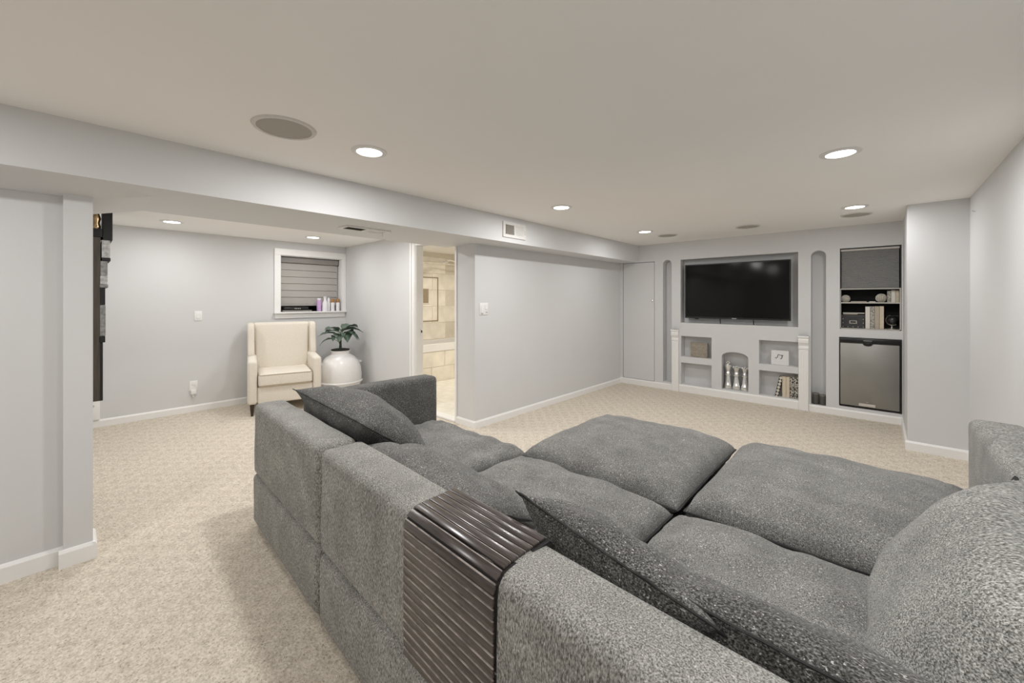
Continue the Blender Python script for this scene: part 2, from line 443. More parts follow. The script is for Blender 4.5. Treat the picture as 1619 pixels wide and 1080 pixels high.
# window wall
WY0, WY1, WZ0, WZ1 = 1.925, 2.785, 1.19, 1.985
mb = plate(MB(), rect(YL, YD + 0.1, 0, ZA), [rect(WY0, WY1, WZ0, WZ1)], XW, XW - 0.22, YZ)
mb.box(XW - 0.26, XW - 0.22, WY0 - .1, WY1 + .1, WZ0 - .1, WZ1 + .1)
struct(mb.build('wall_window', M['wall']), 'pale grey alcove wall with the high window')
# middle wall and door wall
mb = MB().box(XM - 0.1, XM, YD, YT, 0, ZS)
struct(mb.build('wall_middle', M['wall']), 'long pale grey wall between bathroom door and television wall')
DX0, DX1, DZ1 = -4.225, -3.475, 2.03
mb = plate(MB(), [(XW, 0), (DX0 - .012, 0), (DX0 - .012, DZ1), (DX1 + .012, DZ1), (DX1 + .012, 0), (XM - 0.1, 0), (XM - 0.1, ZA + .05), (XW, ZA + .05)], [], YD, YD + 0.1, XZ)
struct(mb.build('wall_door', M['wall']), 'pale grey wall around the bathroom doorway')

# television wall: one plate with all niches cut through, a back panel behind each
XL = XM
N_TV = rect(-2.178, -0.747, 1.02, 1.955)
N_UL, N_LL = rect(-2.172, -1.75, 0.52, 0.825), rect(-2.172, -1.75, 0.112, 0.432)
N_UR, N_LR = rect(-1.169, -0.747, 0.52, 0.833), rect(-1.169, -0.747, 0.118, 0.438)
N_AR = arch(-1.619, -1.293, 0.125, 0.575, 0.645)
N_SL = arch(-2.443, -2.309, 0.112, 1.90, 1.965)
N_SR = arch(-0.620, -0.474, 0.085, 1.885, 1.956)
N_SH = rect(-0.345, 0.175, 1.02, 1.96)
N_FR = rect(-0.353, 0.178, 0.115, 0.925)
N_DO = rect(-3.105, -2.572, 0.09, 1.955)
mb = plate(MB(), rect(XL, XC, 0, ZC), [N_TV, N_UL, N_LL, N_UR, N_LR, N_AR, N_SL, N_SR, N_SH, N_FR, N_DO], YT, YT + 0.16, XZ)
wall_far = struct(mb.build('wall_far', M['wall']), 'pale grey feature wall of niches around the television')
for nm, a0, a1, b0, b1 in [('niche_back', -2.25, -0.70, 0.98, 2.0), ('niche_back', -2.25, -1.7, 0.05, 0.9), ('niche_back', -1.68, -1.23, 0.05, 0.7),
                           ('niche_back', -1.2, -0.7, 0.05, 0.9), ('niche_back', -2.5, -2.26, 0.05, 2.05), ('niche_back', -0.66, -0.44, 0.03, 2.05)]:
    MB().box(a0, a1, YT + 0.16, YT + 0.18, b0, b1).build(nm, M['wall'], wall_far)
# closet door flush in the wall
cd = MB().box(-3.098, -2.580, YT + 0.004, YT + 0.04, 0.094, 1.944, 0.002, 1).build('door_1', M['wall'])
struct(cd, 'flush painted closet door at the left of the feature wall', 'door')
kmat = Matrix.Translation((-2.603, YT + 0.004, 1.345)) @ Matrix.Rotation(PI / 2, 4, 'X')
MB().lathe([(0.004, 0), (0.004, 0.012), (0.011, 0.016), (0.012, 0.024), (0.006, 0.028)], 12, kmat).build('door_knob', M['chrome'], cd, SM)

# mantel pilasters with corbels
def corbel(mb, x0, x1, z1, y):
    prof = [(0, 0), (0.05, 0), (0.056, -0.012), (0.056, -0.028), (0.048, -0.034), (0.054, -0.055), (0.05, -0.085), (0.034, -0.112),
            (0.028, -0.13), (0.034, -0.146), (0.03, -0.166), (0.014, -0.176), (0, -0.178)]
    mb.prism([(-p, q) for p, q in prof], lambda a, b, d: (d, y + a, z1 + b), x0, x1)
    mb.box(x0 - 0.006, x1 + 0.006, y - 0.062, y, z1 - 0.022, z1, 0.003, 1)
for k, (x0, x1) in enumerate([(-2.302, -2.195), (-0.742, -0.636)]):
    t = thing('mantel_pilaster', ['white pilaster with scroll corbel left of the television niches', 'white pilaster with scroll corbel right of the television niches'][k],
              'pilaster', ((x0 + x1) / 2, YT, 0), 0, 'mantel pilasters')
    MB().box(x0 + 0.004, x1 - 0.004, YT - 0.035, YT, 0, 0.745, 0.003, 1).build('shaft', M['trim'], t)
    for i in range(3):
        xx = x0 + 0.028 + i * 0.026
        MB().box(xx - 0.003, xx + 0.003, YT - 0.038, YT - 0.034, 0.13, 0.72, 0.001, 1).build('flute', M['trim'], t)
    c = MB(); corbel(c, x0 + 0.002, x1 - 0.002, 0.918, YT); c.build('corbel', M['trim'], t)

# baseboards and casings
def baseboard(name, p0, p1, nrm, h=0.085, label='white painted baseboard', th=0.015):
    p0, p1, n = Vector((*p0, 0)), Vector((*p1, 0)), Vector((*nrm, 0))
    prof = [(0, 0), (th, 0), (th, h - 0.016), (th * 0.45, h - 0.003), (0, h)]
    vs_ = [p0 + n * a + Vector((0, 0, b)) for a, b in prof] + [p1 + n * a + Vector((0, 0, b)) for a, b in prof]
    m = len(prof)
    fs = [tuple(range(m)), tuple(range(2 * m - 1, m - 1, -1))] + [(i, i + m, (i + 1) % m + m, (i + 1) % m) for i in range(m)]
    o = MB().add(vs_, fs).build(name, M['trim'])
    return struct(o, label, 'baseboard')
baseboard('baseboard_far', (XM, YT), (-2.30, YT), (0, -1), 0.09, 'white baseboard under the closet door')
baseboard('baseboard_far', (-2.197, YT), (-0.74, YT), (0, -1), 0.105, 'white baseboard under the television niches')
baseboard('baseboard_far', (-0.638, YT), (XC, YT), (0, -1), 0.083, 'white baseboard under the small fridge')
baseboard('baseboard_middle', (XM, YD), (XM, YT), (1, 0), 0.075, 'white baseboard along the long middle wall')
baseboard('baseboard_door', (-3.44, YD), (XM + 0.015, YD), (0, -1), 0.075, 'short white baseboard right of the bathroom door')
baseboard('baseboard_door', (XW, YD), (-4.36, YD), (0, -1), 0.075, 'white baseboard left of the bathroom door')
baseboard('baseboard_window', (XW, YL), (XW, YD), (1, 0), 0.08, 'white baseboard below the high window')
baseboard('baseboard_column', (XC - 0.015, YC), (XR, YC), (0, -1), 0.085, 'white baseboard on the column front')
baseboard('baseboard_column', (XC, YC), (XC, YT), (-1, 0), 0.085, 'white baseboard on the column side')
baseboard('baseboard_right', (XR, YN), (XR, YC), (-1, 0), 0.085, 'white baseboard along the right wall')
baseboard('baseboard_left', (-3.105, YN), (-3.105, -0.045), (1, 0), 0.09, 'white baseboard along the left wall')
baseboard('baseboard_left', (-3.055, -0.06), (-3.055, YL + 0.012), (1, 0), 0.09, 'short white baseboard on the left pilaster')
baseboard('baseboard_left', (-3.07, -0.045), (-3.055, -0.045), (0, -1), 0.09, 'tiny white baseboard return on the left pilaster')
baseboard('baseboard_left', (-3.23, YL), (-3.041, YL), (0, 1), 0.09, 'white baseboard return at the end of the left wall')

# window: casing, reveal, sill, pane, apron
w = thing('window_1', 'high white-cased basement window above the armchair', 'window', (XW, 2.35, WZ0))
tag(w, kind='structure')
def wb(name, y0, y1, z0, z1, x0=XW, x1=XW + 0.02, m='trim', r=0.003): return MB().box(x0, x1, y0, y1, z0, z1, r, 1).build(name, M[m], w)
wb('casing_side', WY0 - 0.08, WY0, WZ0, WZ1)
wb('casing_side', WY1, YD - 0.003, WZ0, WZ1)
wb('casing_head', WY0 - 0.08, YD - 0.003, WZ1, WZ1 + 0.09)
wb('window_sill', WY0 - 0.09, YD - 0.003, WZ0 - 0.022, WZ0, XW - 0.2, XW + 0.055)
wb('apron', WY0 - 0.07, YD - 0.02, WZ0 - 0.09, WZ0 - 0.022, XW, XW + 0.018)
wb('reveal', WY0, WY0 + 0.008, WZ0, WZ1, XW - 0.21, XW)
wb('reveal', WY1 - 0.008, WY1, WZ0, WZ1, XW - 0.21, XW)
wb('reveal', WY0, WY1, WZ1 - 0.008, WZ1, XW - 0.21, XW)
wb('window_pane', WY0, WY1, WZ0, WZ1, XW - 0.215, XW - 0.208, 'screen', 0)

# bathroom doorway: casing, jamb, sill, strike plate
d = thing('door_2', 'white-cased doorway opening to the tiled bathroom', 'doorway', ((DX0 + DX1) / 2, YD, 0))
tag(d, kind='structure')
def db(name, x0, x1, y0, y1, z0, z1, m='trim', r=0.003): return MB().box(x0, x1, y0, y1, z0, z1, r, 1).build(name, M[m], d)
db('casing_side', DX0 - 0.115, DX0 - 0.005, YD - 0.012, YD, 0, DZ1 + 0.08)
db('casing_bead', DX0 - 0.118, DX0 - 0.085, YD - 0.024, YD - 0.012, 0, DZ1 + 0.08)
db('casing_bead', DX0 - 0.05, DX0 - 0.02, YD - 0.02, YD - 0.012, 0, DZ1 + 0.08)
db('casing_side', DX1 + 0.003, DX1 + 0.035, YD - 0.012, YD, 0, DZ1 + 0.08)
db('casing_head', DX0 - 0.005, DX1 + 0.003, YD - 0.012, YD, DZ1, DZ1 + 0.08)
db('jamb', DX0 - 0.012, DX0, YD, YD + 0.1, 0, DZ1)
db('jamb', DX1, DX1 + 0.012, YD, YD + 0.1, 0, DZ1)
db('threshold', DX0, DX1, YD - 0.015, YD + 0.1, 0.0, 0.02)
db('strike_plate', DX0 - 0.003, DX0 + 0.003, YD + 0.055, YD + 0.092, 0.925, 1.0, 'chrome', 0.001)
db('latch_hole', DX0 - 0.002, DX0 + 0.0045, YD + 0.066, YD + 0.082, 0.948, 0.978, 'blackmatt', 0)

# bathroom behind the doorway
BX0, BY1 = -6.12, 5.35
b_wall = MB().box(BX0 - 0.1, BX0, YD + 0.1, BY1, 0, ZA + 0.06)
bw = struct(b_wall.build('wall_bathroom_left', M['grout']), 'beige tiled bathroom wall with a recessed niche')
bb = struct(MB().box(BX0, XM - 0.1, BY1, BY1 + 0.1, 0, ZA + 0.06).build('wall_bathroom_back', M['grout']), 'beige tiled back wall of the bathroom')
struct(MB().box(XM - 0.12, XM - 0.1, YD + 0.1, BY1, 0, ZA).build('wall_bathroom_right', M['wall']), 'bathroom side of the long middle wall')
struct(MB().box(BX0, XM - 0.1, YD + 0.1, BY1, ZA + 0.06, ZA + 0.12).build('ceiling_bathroom', M['ceiling']), 'bathroom ceiling', 'ceiling')
TH = 0.305
tile_me = MB().box(-0.004, 0.008, -0.3, 0.3, 0, TH - 0.004, 0.002, 1).mesh('tile', M['tile'])
tile_half = MB().box(-0.004, 0.008, -0.148, 0.148, 0, TH - 0.004, 0.002, 1).mesh('tile', M['tile'])
def tile(parent, me, loc, rz=0):
    o = bpy.data.objects.new('tile', me); col.objects.link(o); o.parent = parent
    o.location = Vector(loc) - parent.location; o.rotation_euler = (0, 0, rz); return o
NY0, NY1, NZ0, NZ1 = 4.02, 4.60, 0.96, 1.78       # accent panel on the tile wall
for j in range(7):
    z = 0.02 + j * TH
    for i in range(5):
        y = YD + 0.1 + 0.31 + i * 0.605 + (0.3 if j % 2 else 0)
        if y + 0.3 > BY1: continue
        tile(bw, tile_me, (BX0, y, z))
    for i in range(5):
        x = BX0 + 0.32 + i * 0.605 + (0.3 if j % 2 else 0)
        if x + 0.3 > XM - 0.12: continue
        tile(bb, tile_me, (x, BY1, z), -PI / 2)
# framed accent panel with a soap niche box on the tile wall
for y0, y1, z0, z1 in [(NY0, NY1, NZ1 - 0.018, NZ1), (NY0, NY1, NZ0, NZ0 + 0.018), (NY0, NY0 + 0.018, NZ0, NZ1), (NY1 - 0.018, NY1, NZ0, NZ1)]:
    MB().box(BX0 + 0.004, BX0 + 0.02, y0, y1, z0, z1, 0.003, 1).build('tile_liner', M['niche_trim'], bw)
MB().box(BX0 + 0.006, BX0 + 0.014, 4.14, 4.38, 1.30, 1.56).build('niche_back', M['niche_trim'], bw)
MB().box(BX0 + 0.004, BX0 + 0.03, 4.14, 4.40, 1.285, 1.30, 0.003, 1).build('niche_shelf', M['tile'], bw)
MB().box(BX0 + 0.004, BX0 + 0.035, YD + 0.1, BY1, 2.02, 2.06, 0.006, 1).build('tile_ledge', M['tile'], bw)
# tub
tub = thing('bathtub', 'white bathtub rim with tiled front seen through the doorway', 'bathtub', (-5.75, 4.4, 0))
MB().box(-5.42, -5.40, 3.45, BY1 - 0.01, 0.0, 0.51).build('apron', M['grout'], tub)
ap = tub.children[0]
for j, (z0, z1) in enumerate([(0.003, 0.25), (0.256, 0.505)]):
    for i in range(4):
        y0 = 3.46 + i * 0.47 - (0.2 if j else 0)
        MB().box(-5.40, -5.392, max(3.452, y0), min(BY1 - 0.012, y0 + 0.464), z0, z1, 0.002, 1).build('tile', M['tile'], ap)
mb = plate(MB(), rect(-6.1, -5.385, 3.44, BY1 - 0.01), [rect(-6.02, -5.48, 3.55, 5.25)], 0.51, 0.625, lambda a, b, dd: (a, b, dd))
mb.build('rim', M['ceramic'], tub)
MB().box(-6.05, -5.45, 3.5, 5.28, 0.15, 0.2, 0.02, 2).build('basin', M['ceramic'], tub)
sh = thing('shower_head', 'chrome shower head on its arm high over the bathtub', 'shower', (-5.5, 4.4, 2.0))
MB().tube([(-5.5, BY1 - 0.001, 1.98), (-5.5, 4.62, 2.02), (-5.5, 4.50, 2.03), (-5.5, 4.40, 2.045), (-5.5, 4.29, 2.035)], 0.011, 8).build('arm', M['chrome'], sh, SM)
hm = Matrix.Translation((-5.5, 4.26, 1.995)) @ Euler((0.25, 0.1, 0)).to_matrix().to_4x4()
MB().lathe([(0.085, 0), (0.09, 0.008), (0.07, 0.018), (0.02, 0.03), (0.012, 0.05)], 20, hm).build('head', M['chrome'], sh, SM)
struct(MB().box(-5.39, XM - 0.12, YD + 0.1, BY1, 0.0, 0.004).build('floor_bathroom', M['grout']), 'pale tiled bathroom floor', 'floor')
fb = bpy.data.objects['floor_bathroom']
ftile = MB().box(-0.148, 0.148, -0.148, 0.148, 0, 0.006, 0.002, 1).mesh('tile', M['tile_floor'])
for i in range(7):
    for j in range(8):
        x, y = -5.23 + i * 0.3, YD + 0.26 + j * 0.3
        if x + .15 > XM - 0.12 or y + .15 > BY1: continue
        tile(fb, ftile, (x, y, 0.004))
bl = thing('ceiling_light', 'bathroom ceiling lamp hidden above the doorway', 'lamp', (-4.6, 4.2, ZA + 0.06))
MB().lathe([(0.0, -0.05), (0.1, -0.045), (0.14, -0.02), (0.14, 0)], 24, Matrix.Translation((-4.6, 4.2, ZA + 0.06))).build('diffuser', M['lens'], bl, SM)
def area(name, parent, loc, size, power, colr):
    ld = bpy.data.lights.new(name, 'AREA'); ld.shape = 'DISK'; ld.size = size; ld.energy = power; ld.color = colr
    o = bpy.data.objects.new(name, ld); col.objects.link(o); o.parent = parent; o.location = loc
    return o
area('bulb', bl, (0, 0, -0.06), 0.26, 26, (1.0, 0.94, 0.84))

# ------------------------------------------------------------------ ceiling fittings
def downlight(x, y, z, label, power=LAMP_W):
    t = thing('ceiling_light', label, 'lamp', (x, y, z), 0, 'recessed ceiling lamps')
    MB().lathe([(0.068, -0.002), (0.072, -0.008), (0.098, -0.004), (0.1, 0.0)], 32, None, False).build('trim_ring', M['vent'], t, SM, False)
    MB().lathe([(0.0, -0.004), (0.072, -0.004)], 32, None, False).build('diffuser', M['lens'], t, SM, False)
    area('bulb', t, (0, 0, -0.012), 0.13, power, LAMP_COL)
XA, XE = -2.18, -0.17
for x, y, lab in [(XA, 1.15, 'lit recessed lamp beside the large round ceiling speaker'), (XA, 3.05, 'lit recessed lamp near the wall vent on the beam'),
                  (XA, 4.85, 'lit recessed lamp near the closet door corner'), (XE, 1.15, 'recessed lamp above the viewpoint, outside the picture'),
                  (XE, 3.03, 'largest lit recessed lamp at the right of the ceiling'), (XE, 4.87, 'lit recessed lamp above the pleated shade'),
                  (XA, -0.85, 'recessed lamp behind the viewpoint on the beam side'), (XE, -0.85, 'recessed lamp behind the viewpoint on the right side')]:
    downlight(x, y, ZC, lab, FAR_W if y > 4 else REAR_W if y < 0 else LAMP_W)
downlight(-5.47, 0.68, ZA, 'lit recessed lamp in the alcove ceiling left of the window', ALCOVE_W)
downlight(-5.47, 2.10, ZA, 'lit recessed lamp in the alcove ceiling above the armchair', ALCOVE_W)
downlight(-4.25, 0.68, ZA, 'added unseen alcove lamp, assumed behind the beam on the left', ALCOVE_IN_W)  # this pair is assumed, added unseen to brighten the alcove carpet
downlight(-4.25, 2.10, ZA, 'added unseen alcove lamp, assumed behind the beam near the bathroom door', ALCOVE_IN_W)
def speaker(x, y, r, label):
    t = thing('ceiling_speaker', label, 'speaker', (x, y, ZC), 0, 'round ceiling speakers')
    MB().lathe([(r * 0.84, -0.001), (r * 0.85, -0.008), (r * 0.96, -0.008), (r, 0)], 40, None, False).build('ring', M['spk_ring'], t, SM, False)
    MB().lathe([(0.0, -0.006), (r * 0.6, -0.006), (r * 0.85, -0.004)], 40, None, False).build('grille', M['spk'], t, SM, False)
speaker(-2.19, 0.705, 0.145, 'large round ceiling speaker nearest the viewpoint')
speaker(-1.14, 5.325, 0.125, 'flat round ceiling speaker above the television')
speaker(-0.175, 5.32, 0.125, 'flat round ceiling speaker behind the lamp over the pleated shade')
speaker(-2.085, 5.33, 0.125, 'flat round ceiling speaker near the closet door')
# soffit vent
v = thing('ceiling_vent', 'white slotted vent under the dropped soffit', 'vent', (-3.19, 1.645, ZS))
mb = plate(MB(), rect(-3.27, -3.11, 1.45, 1.84), [rect(-3.245, -3.135, 1.475, 1.635), rect(-3.245, -3.135, 1.655, 1.815)], ZS - 0.012, ZS, lambda a, b, dd: (a, b, dd))
mb.build('frame', M['vent'], v)
MB().box(-3.245, -3.135, 1.475, 1.635, ZS - 0.004, ZS - 0.001).build('opening', M['vent_dark'], v)
for k in range(6):
    xx = -3.238 + k * 0.019
    MB().box(xx, xx + 0.012, 1.655, 1.815, ZS - 0.01, ZS - 0.006).build('louver', M['vent'], v)
for k in range(4):
    xx = -3.236 + k * 0.028
    MB().box(xx, xx + 0.003, 1.475, 1.635, ZS - 0.01, ZS - 0.004).build('louver', M['vent_dark'], v)
MB().box(-3.19, -3.184, 1.80, 1.806, ZS - 0.045, ZS - 0.01).build('lever', M['chrome'], v)
# beam vent
v = thing('wall_vent', 'white metal register on the face of the beam', 'vent', (XB, 3.115, 2.085))
mb = plate(MB(), rect(2.94, 3.29, 2.005, 2.165), [rect(2.97, 3.105, 2.035, 2.135), rect(3.12, 3.255, 2.035, 2.135)], XB, XB + 0.014, YZ)
mb.build('frame', M['vent'], v)
MB().box(XB + 0.001, XB + 0.004, 2.97, 3.105, 2.035, 2.135).build('opening', M['vent_dark'], v)
for k in range(7):
    yy = 2.974 + k * 0.0195
    MB().box(XB + 0.004, XB + 0.009, yy, yy + 0.009, 2.035, 2.135).build('louver', M['spk'], v)
for k in range(7):
    yy = 3.122 + k * 0.0195
    MB().box(XB + 0.004, XB + 0.01, yy, yy + 0.016, 2.035, 2.135).build('louver', M['vent'], v)
MB().box(XB + 0.012, XB + 0.025, 3.268, 3.275, 2.05, 2.1).build('lever', M['vent'], v)

# switches, outlets, wall hook
def sw(name, label, loc, w_, h_, rockers, axis='X'):
    t = thing(name, label, 'switch' if 'switch' in name else 'outlet', loc)
    MB().box(0, 0.007, -w_ / 2, w_ / 2, -h_ / 2, h_ / 2, 0.003, 2).build('plate', M['plate'], t, SM, False)
    for (y, z, ww, hh) in rockers:
        MB().box(0.006, 0.012, y - ww / 2, y + ww / 2, z - hh / 2, z + hh / 2, 0.002, 1).build('rocker', M['plate'], t, SM, False)
    return t
sw('light_switch', 'white rocker switch on the window wall', (XW, 1.012, 1.163), 0.075, 0.118, [(0, 0, 0.034, 0.068)])
t = sw('light_switch', 'white double control plate on the long middle wall', (XM, 2.976, 1.262), 0.125, 0.13, [(-0.03, 0.0, 0.036, 0.085), (0.03, 0.02, 0.036, 0.055)])
for y, z in [(-0.03, -0.05), (0.035, -0.035)]:
    MB().box(0.006, 0.016, y - 0.014, y + 0.014, z - 0.004, z + 0.004, 0.002, 1).build('slider', M['frame_beige'], t, None, False)
t = sw('wall_outlet', 'white outlet with plugged-in adapter below the light switch', (XW, 0.965, 0.315), 0.08, 0.12, [(0, 0.025, 0.034, 0.04)])
MB().box(0.006, 0.045, -0.03, 0.024, -0.10, -0.045, 0.006, 2).build('plug_adapter', M['plate'], t, SM, False)
MB().lathe([(0.012, 0), (0.012, 0.03), (0.008, 0.034)], 10, Matrix.Translation((0.02, -0.005, -0.135))).build('plug_tip', M['vent'], t, SM, False)
t = MB().tube([(XR - 0.001, 3.9, 2.02), (XR - 0.015, 3.9, 2.02), (XR - 0.02, 3.905, 2.03)], 0.003, 6).build('wall_hook', M['frame_beige'])
hooky = 4.83
t.location = (XR - 0.01, hooky, 2.06)
tag(t, 'tiny metal hook high on the right wall', 'hook')

# ------------------------------------------------------------------ television
tv = thing('television', 'large black flat-screen television hung in the grey niche', 'television', (-1.47, YT + 0.1, 1.09))
TX0, TX1, TZ0, TZ1, TY = -2.122, -0.828, 1.092, 1.873, YT + 0.03
MB().box(TX0, TX1, TY, TY + 0.035, TZ0, TZ1, 0.004, 2).build('body', M['black'], tv)
MB().box(TX0 + 0.014, TX1 - 0.014, TY - 0.002, TY + 0.002, TZ0 + 0.024, TZ1 - 0.014).build('screen', M['screen'], tv)
mb = plate(MB(), rect(TX0, TX1, TZ0, TZ1), [rect(TX0 + 0.013, TX1 - 0.013, TZ0 + 0.022, TZ1 - 0.013)], TY - 0.006, TY, XZ)
mb.build('bezel', M['black'], tv)
MB().box(-1.5, -1.44, TY - 0.007, TY - 0.005, TZ0 + 0.006, TZ0 + 0.015, 0.001, 1).build('badge', M['chrome'], tv)
MB().box(-1.99, -1.94, TY + 0.002, TY + 0.03, TZ0 - 0.014, TZ0 + 0.002, 0.003, 1).build('sensor', M['black'], tv)
MB().box(-1.85, -1.1, TY + 0.035, YT + 0.16, 1.3, 1.6).build('wall_mount', M['black'], tv)
for x in (-1.66, -1.25):
    MB().tube([(x, TY + 0.05, 1.2), (x, TY + 0.05, 1.08), (x + 0.002, TY + 0.06, 1.022)], 0.006, 8).build('cable', M['black'], tv, SM)

# ------------------------------------------------------------------ small fridge
fr = thing('mini_fridge', 'small steel-door fridge built into the feature wall', 'fridge', (-0.085, YT + 0.2, 0.117))
fx0, fx1 = -0.350, 0.176
MB().box(fx0, fx1, YT + 0.03, YT + 0.5, 0.117, 0.921, 0.006, 2).build('body', M['black'], fr)
dr = MB().box(fx0 + 0.008, fx1 - 0.016, YT - 0.012, YT + 0.03, 0.14, 0.862, 0.006, 2).build('door', M['steel'], fr, SM)
MB().box(fx0 + 0.001, fx1 - 0.002, YT - 0.018, YT + 0.03, 0.858, 0.92, 0.008, 2).build('handle_trim', M['black'], fr, SM)
MB().lathe([(0.0, 0), (0.04, 0), (0.042, 0.008), (0.0, 0.010)], 24, Matrix.Translation((-0.10, YT - 0.012, 0.86)) @ Matrix.Scale(0.62, 4, (0, 0, 1)) @ Matrix.Rotation(PI / 2, 4, 'X')).build('scoop', M['black'], dr, SM)
MB().box(-0.135, -0.065, YT - 0.021, YT - 0.016, 0.888, 0.898, 0.001, 1).build('lock_plate', M['chrome'], fr)
MB().box(-0.178, -0.035, YT - 0.016, YT - 0.011, 0.15, 0.18, 0.002, 1).build('badge', M['chrome'], dr)
MB().box(-0.115, -0.095, YT - 0.014, YT - 0.011, 0.195, 0.2, 0.001, 1).build('emblem', M['chrome'], dr)
MB().box(fx1 - 0.014, fx1, YT - 0.008, YT + 0.03, 0.12, 0.87, 0.002, 1).build('hinge_edge', M['black'], fr)

# ------------------------------------------------------------------ recessed shelf with pleated shade
sx0, sx1, sz0, sz1 = -0.342, 0.172, 1.022, 1.957
s = thing('recessed_shelf', 'dark recessed shelf unit above the small fridge', 'shelf', ((sx0 + sx1) / 2, YT + 0.2, sz0))
mb = MB().box(sx0, sx1, YT + 0.36, YT + 0.38, sz0, sz1); mb.build('back_panel', M['dark_in'], s)
MB().box(sx0, sx0 + 0.008, YT + 0.012, YT + 0.36, sz0, sz1).build('side_panel', M['dark_in'], s)
MB().box(sx1 - 0.008, sx1, YT + 0.012, YT + 0.36, sz0, sz1).build('side_panel', M['dark_in'], s)
MB().box(sx0, sx1, YT + 0.008, YT + 0.36, sz1 - 0.01, sz1).build('top_panel', M['dark_in'], s)
MB().box(sx0, sx1, YT + 0.004, YT + 0.36, sz0, sz0 + 0.008).build('bottom_panel', M['frame_beige'], s)
MB().box(sx0, sx1, YT + 0.006, YT + 0.36, 1.318, 1.332).build('shelf_board', M['frame_beige'], s)
MB().box(sx0, sx1, YT + 0.004, YT + 0.05, 1.478, 1.490, 0.002, 1).build('shelf_rail', M['frame_beige'], s)
MB().box(sx0 + 0.001, sx0 + 0.007, YT + 0.004, YT + 0.012, sz0, 1.48).build('edge_strip', M['frame_beige'], s)
MB().box(sx1 - 0.012, sx1 - 0.001, YT + 0.004, YT + 0.012, sz0, 1.48).build('edge_strip', M['frame_beige'], s)
p = thing('pleated_shade', 'grey pleated blind pulled down over the recessed shelf', 'blind', ((sx0 + sx1) / 2, YT + 0.02, 1.49))
MB().box(sx0 + 0.006, sx1 - 0.012, YT + 0.006, YT + 0.05, 1.925, 1.946, 0.002, 1).build('head_rail', M['frame_beige'], p)
zz = [1.925 - i * (1.925 - 1.492) / 56 for i in range(57)]
vs_, fs = [], []
for i, z in enumerate(zz):
    yy = YT + 0.022 + (0.007 if i % 2 else 0)
    vs_ += [(sx0 + 0.010, yy, z), (sx1 - 0.016, yy, z), (sx0 + 0.010, yy + 0.015, z), (sx1 - 0.016, yy + 0.015, z)]
    if i:
        a = 4 * (i - 1); b = 4 * i
        fs += [(a, a + 1, b + 1, b), (a + 2, b + 2, b + 3, a + 3), (a, b, b + 2, a + 2), (a + 1, a + 3, b + 3, b + 1)]
MB().add(vs_, fs).build('pleats', M['shade_dark'], p)

# shelf contents ---------------------------------------------------
def orb(x, y, z, r, label):
    t = thing('wire_orb', label, 'ornament', (x, y, z), 0, 'round openwork ornaments')
    MB().lathe([(r * math.sin(PI * i / 10) * 0.9, r * (1 - math.cos(PI * i / 10))) for i in range(1, 10)], 14).build('core', M['book_tan'], t, SM, False)
    for k in range(9):
        a = PI * k / 9
        pts = []
        for i in range(20):
            b = 2 * PI * i / 20
            pts.append((r * math.sin(b) * math.cos(a + .35 * math.sin(b)), r * math.sin(b) * math.sin(a + .35 * math.sin(b)), r + r * math.cos(b)))
        MB().tube(pts, r * 0.07, 5, True).build('band', M['orb'], t, SM, False)
orb(-0.297, YT + 0.08, 1.332, 0.041, 'small white openwork ball at the left of the upper shelf')
orb(0.013, YT + 0.09, 1.332, 0.047, 'white openwork ball beside the upright books on the upper shelf')
def book(name, label, x, y, z, th, h, dep, m, tilt=0.0, group=None):
    """upright book, spine to the room, left edge at x"""
    t = thing(name, label, 'book', (x, y, z), 0, group); t.rotation_euler = (0, tilt, 0)
    mb = MB().box(0, th, 0, 0.006, 0, h, 0.002, 1); mb.build('spine', M[m], t, None, False)
    MB().box(0, 0.003, 0.004, dep, 0, h).build('cover', M[m], t, None, False)
    MB().box(th - 0.003, th, 0.004, dep, 0, h).build('cover', M[m], t, None, False)
    MB().box(0.003, th - 0.003, 0.006, dep - 0.004, 0.004, h - 0.004).build('pages', M['pages'], t, None, False)
    return t
g = 'books on the recessed shelves'
book('book', 'patterned book, left of three on the upper shelf', 0.060, YT + 0.06, 1.332, 0.032, 0.128, 0.13, 'book_speckle', 0, g)
book('book', 'pale cream book, middle of three on the upper shelf', 0.094, YT + 0.06, 1.332, 0.034, 0.134, 0.13, 'book_white', 0, g)
book('book', 'pale cream book at the right end of the upper shelf', 0.130, YT + 0.06, 1.332, 0.028, 0.132, 0.13, 'paper', 0, g)
book('book', 'white book beside the charcoal storage box', -0.122, YT + 0.05, 1.030, 0.040, 0.252, 0.17, 'book_white', 0, g)
book('book', 'speckled cream book second from the storage box', -0.080, YT + 0.05, 1.030, 0.036, 0.254, 0.17, 'book_speckle', 0, g)
book('book', 'tan book third from the storage box', -0.042, YT + 0.05, 1.030, 0.038, 0.256, 0.17, 'book_tan', 0, g)
book('book', 'cream book next to the small globe', -0.002, YT + 0.05, 1.030, 0.036, 0.258, 0.17, 'paper', 0, g)
t = thing('storage_box', 'charcoal studded storage box on the lower shelf', 'box', (-0.23, YT + 0.13, 1.030))
MB().box(-0.333, -0.128, YT + 0.05, YT + 0.26, 1.030, 1.155, 0.003, 1).build('body', M['boxgrey'], t)
MB().box(-0.336, -0.125, YT + 0.046, YT + 0.264, 1.150, 1.186, 0.003, 1).build('lid', M['boxgrey'], t)
mb = plate(MB(), rect(-0.262, -0.195, 1.083, 1.118), [rect(-0.254, -0.203, 1.09, 1.112)], YT + 0.043, YT + 0.05, XZ); mb.build('label_holder', M['brass'], t)
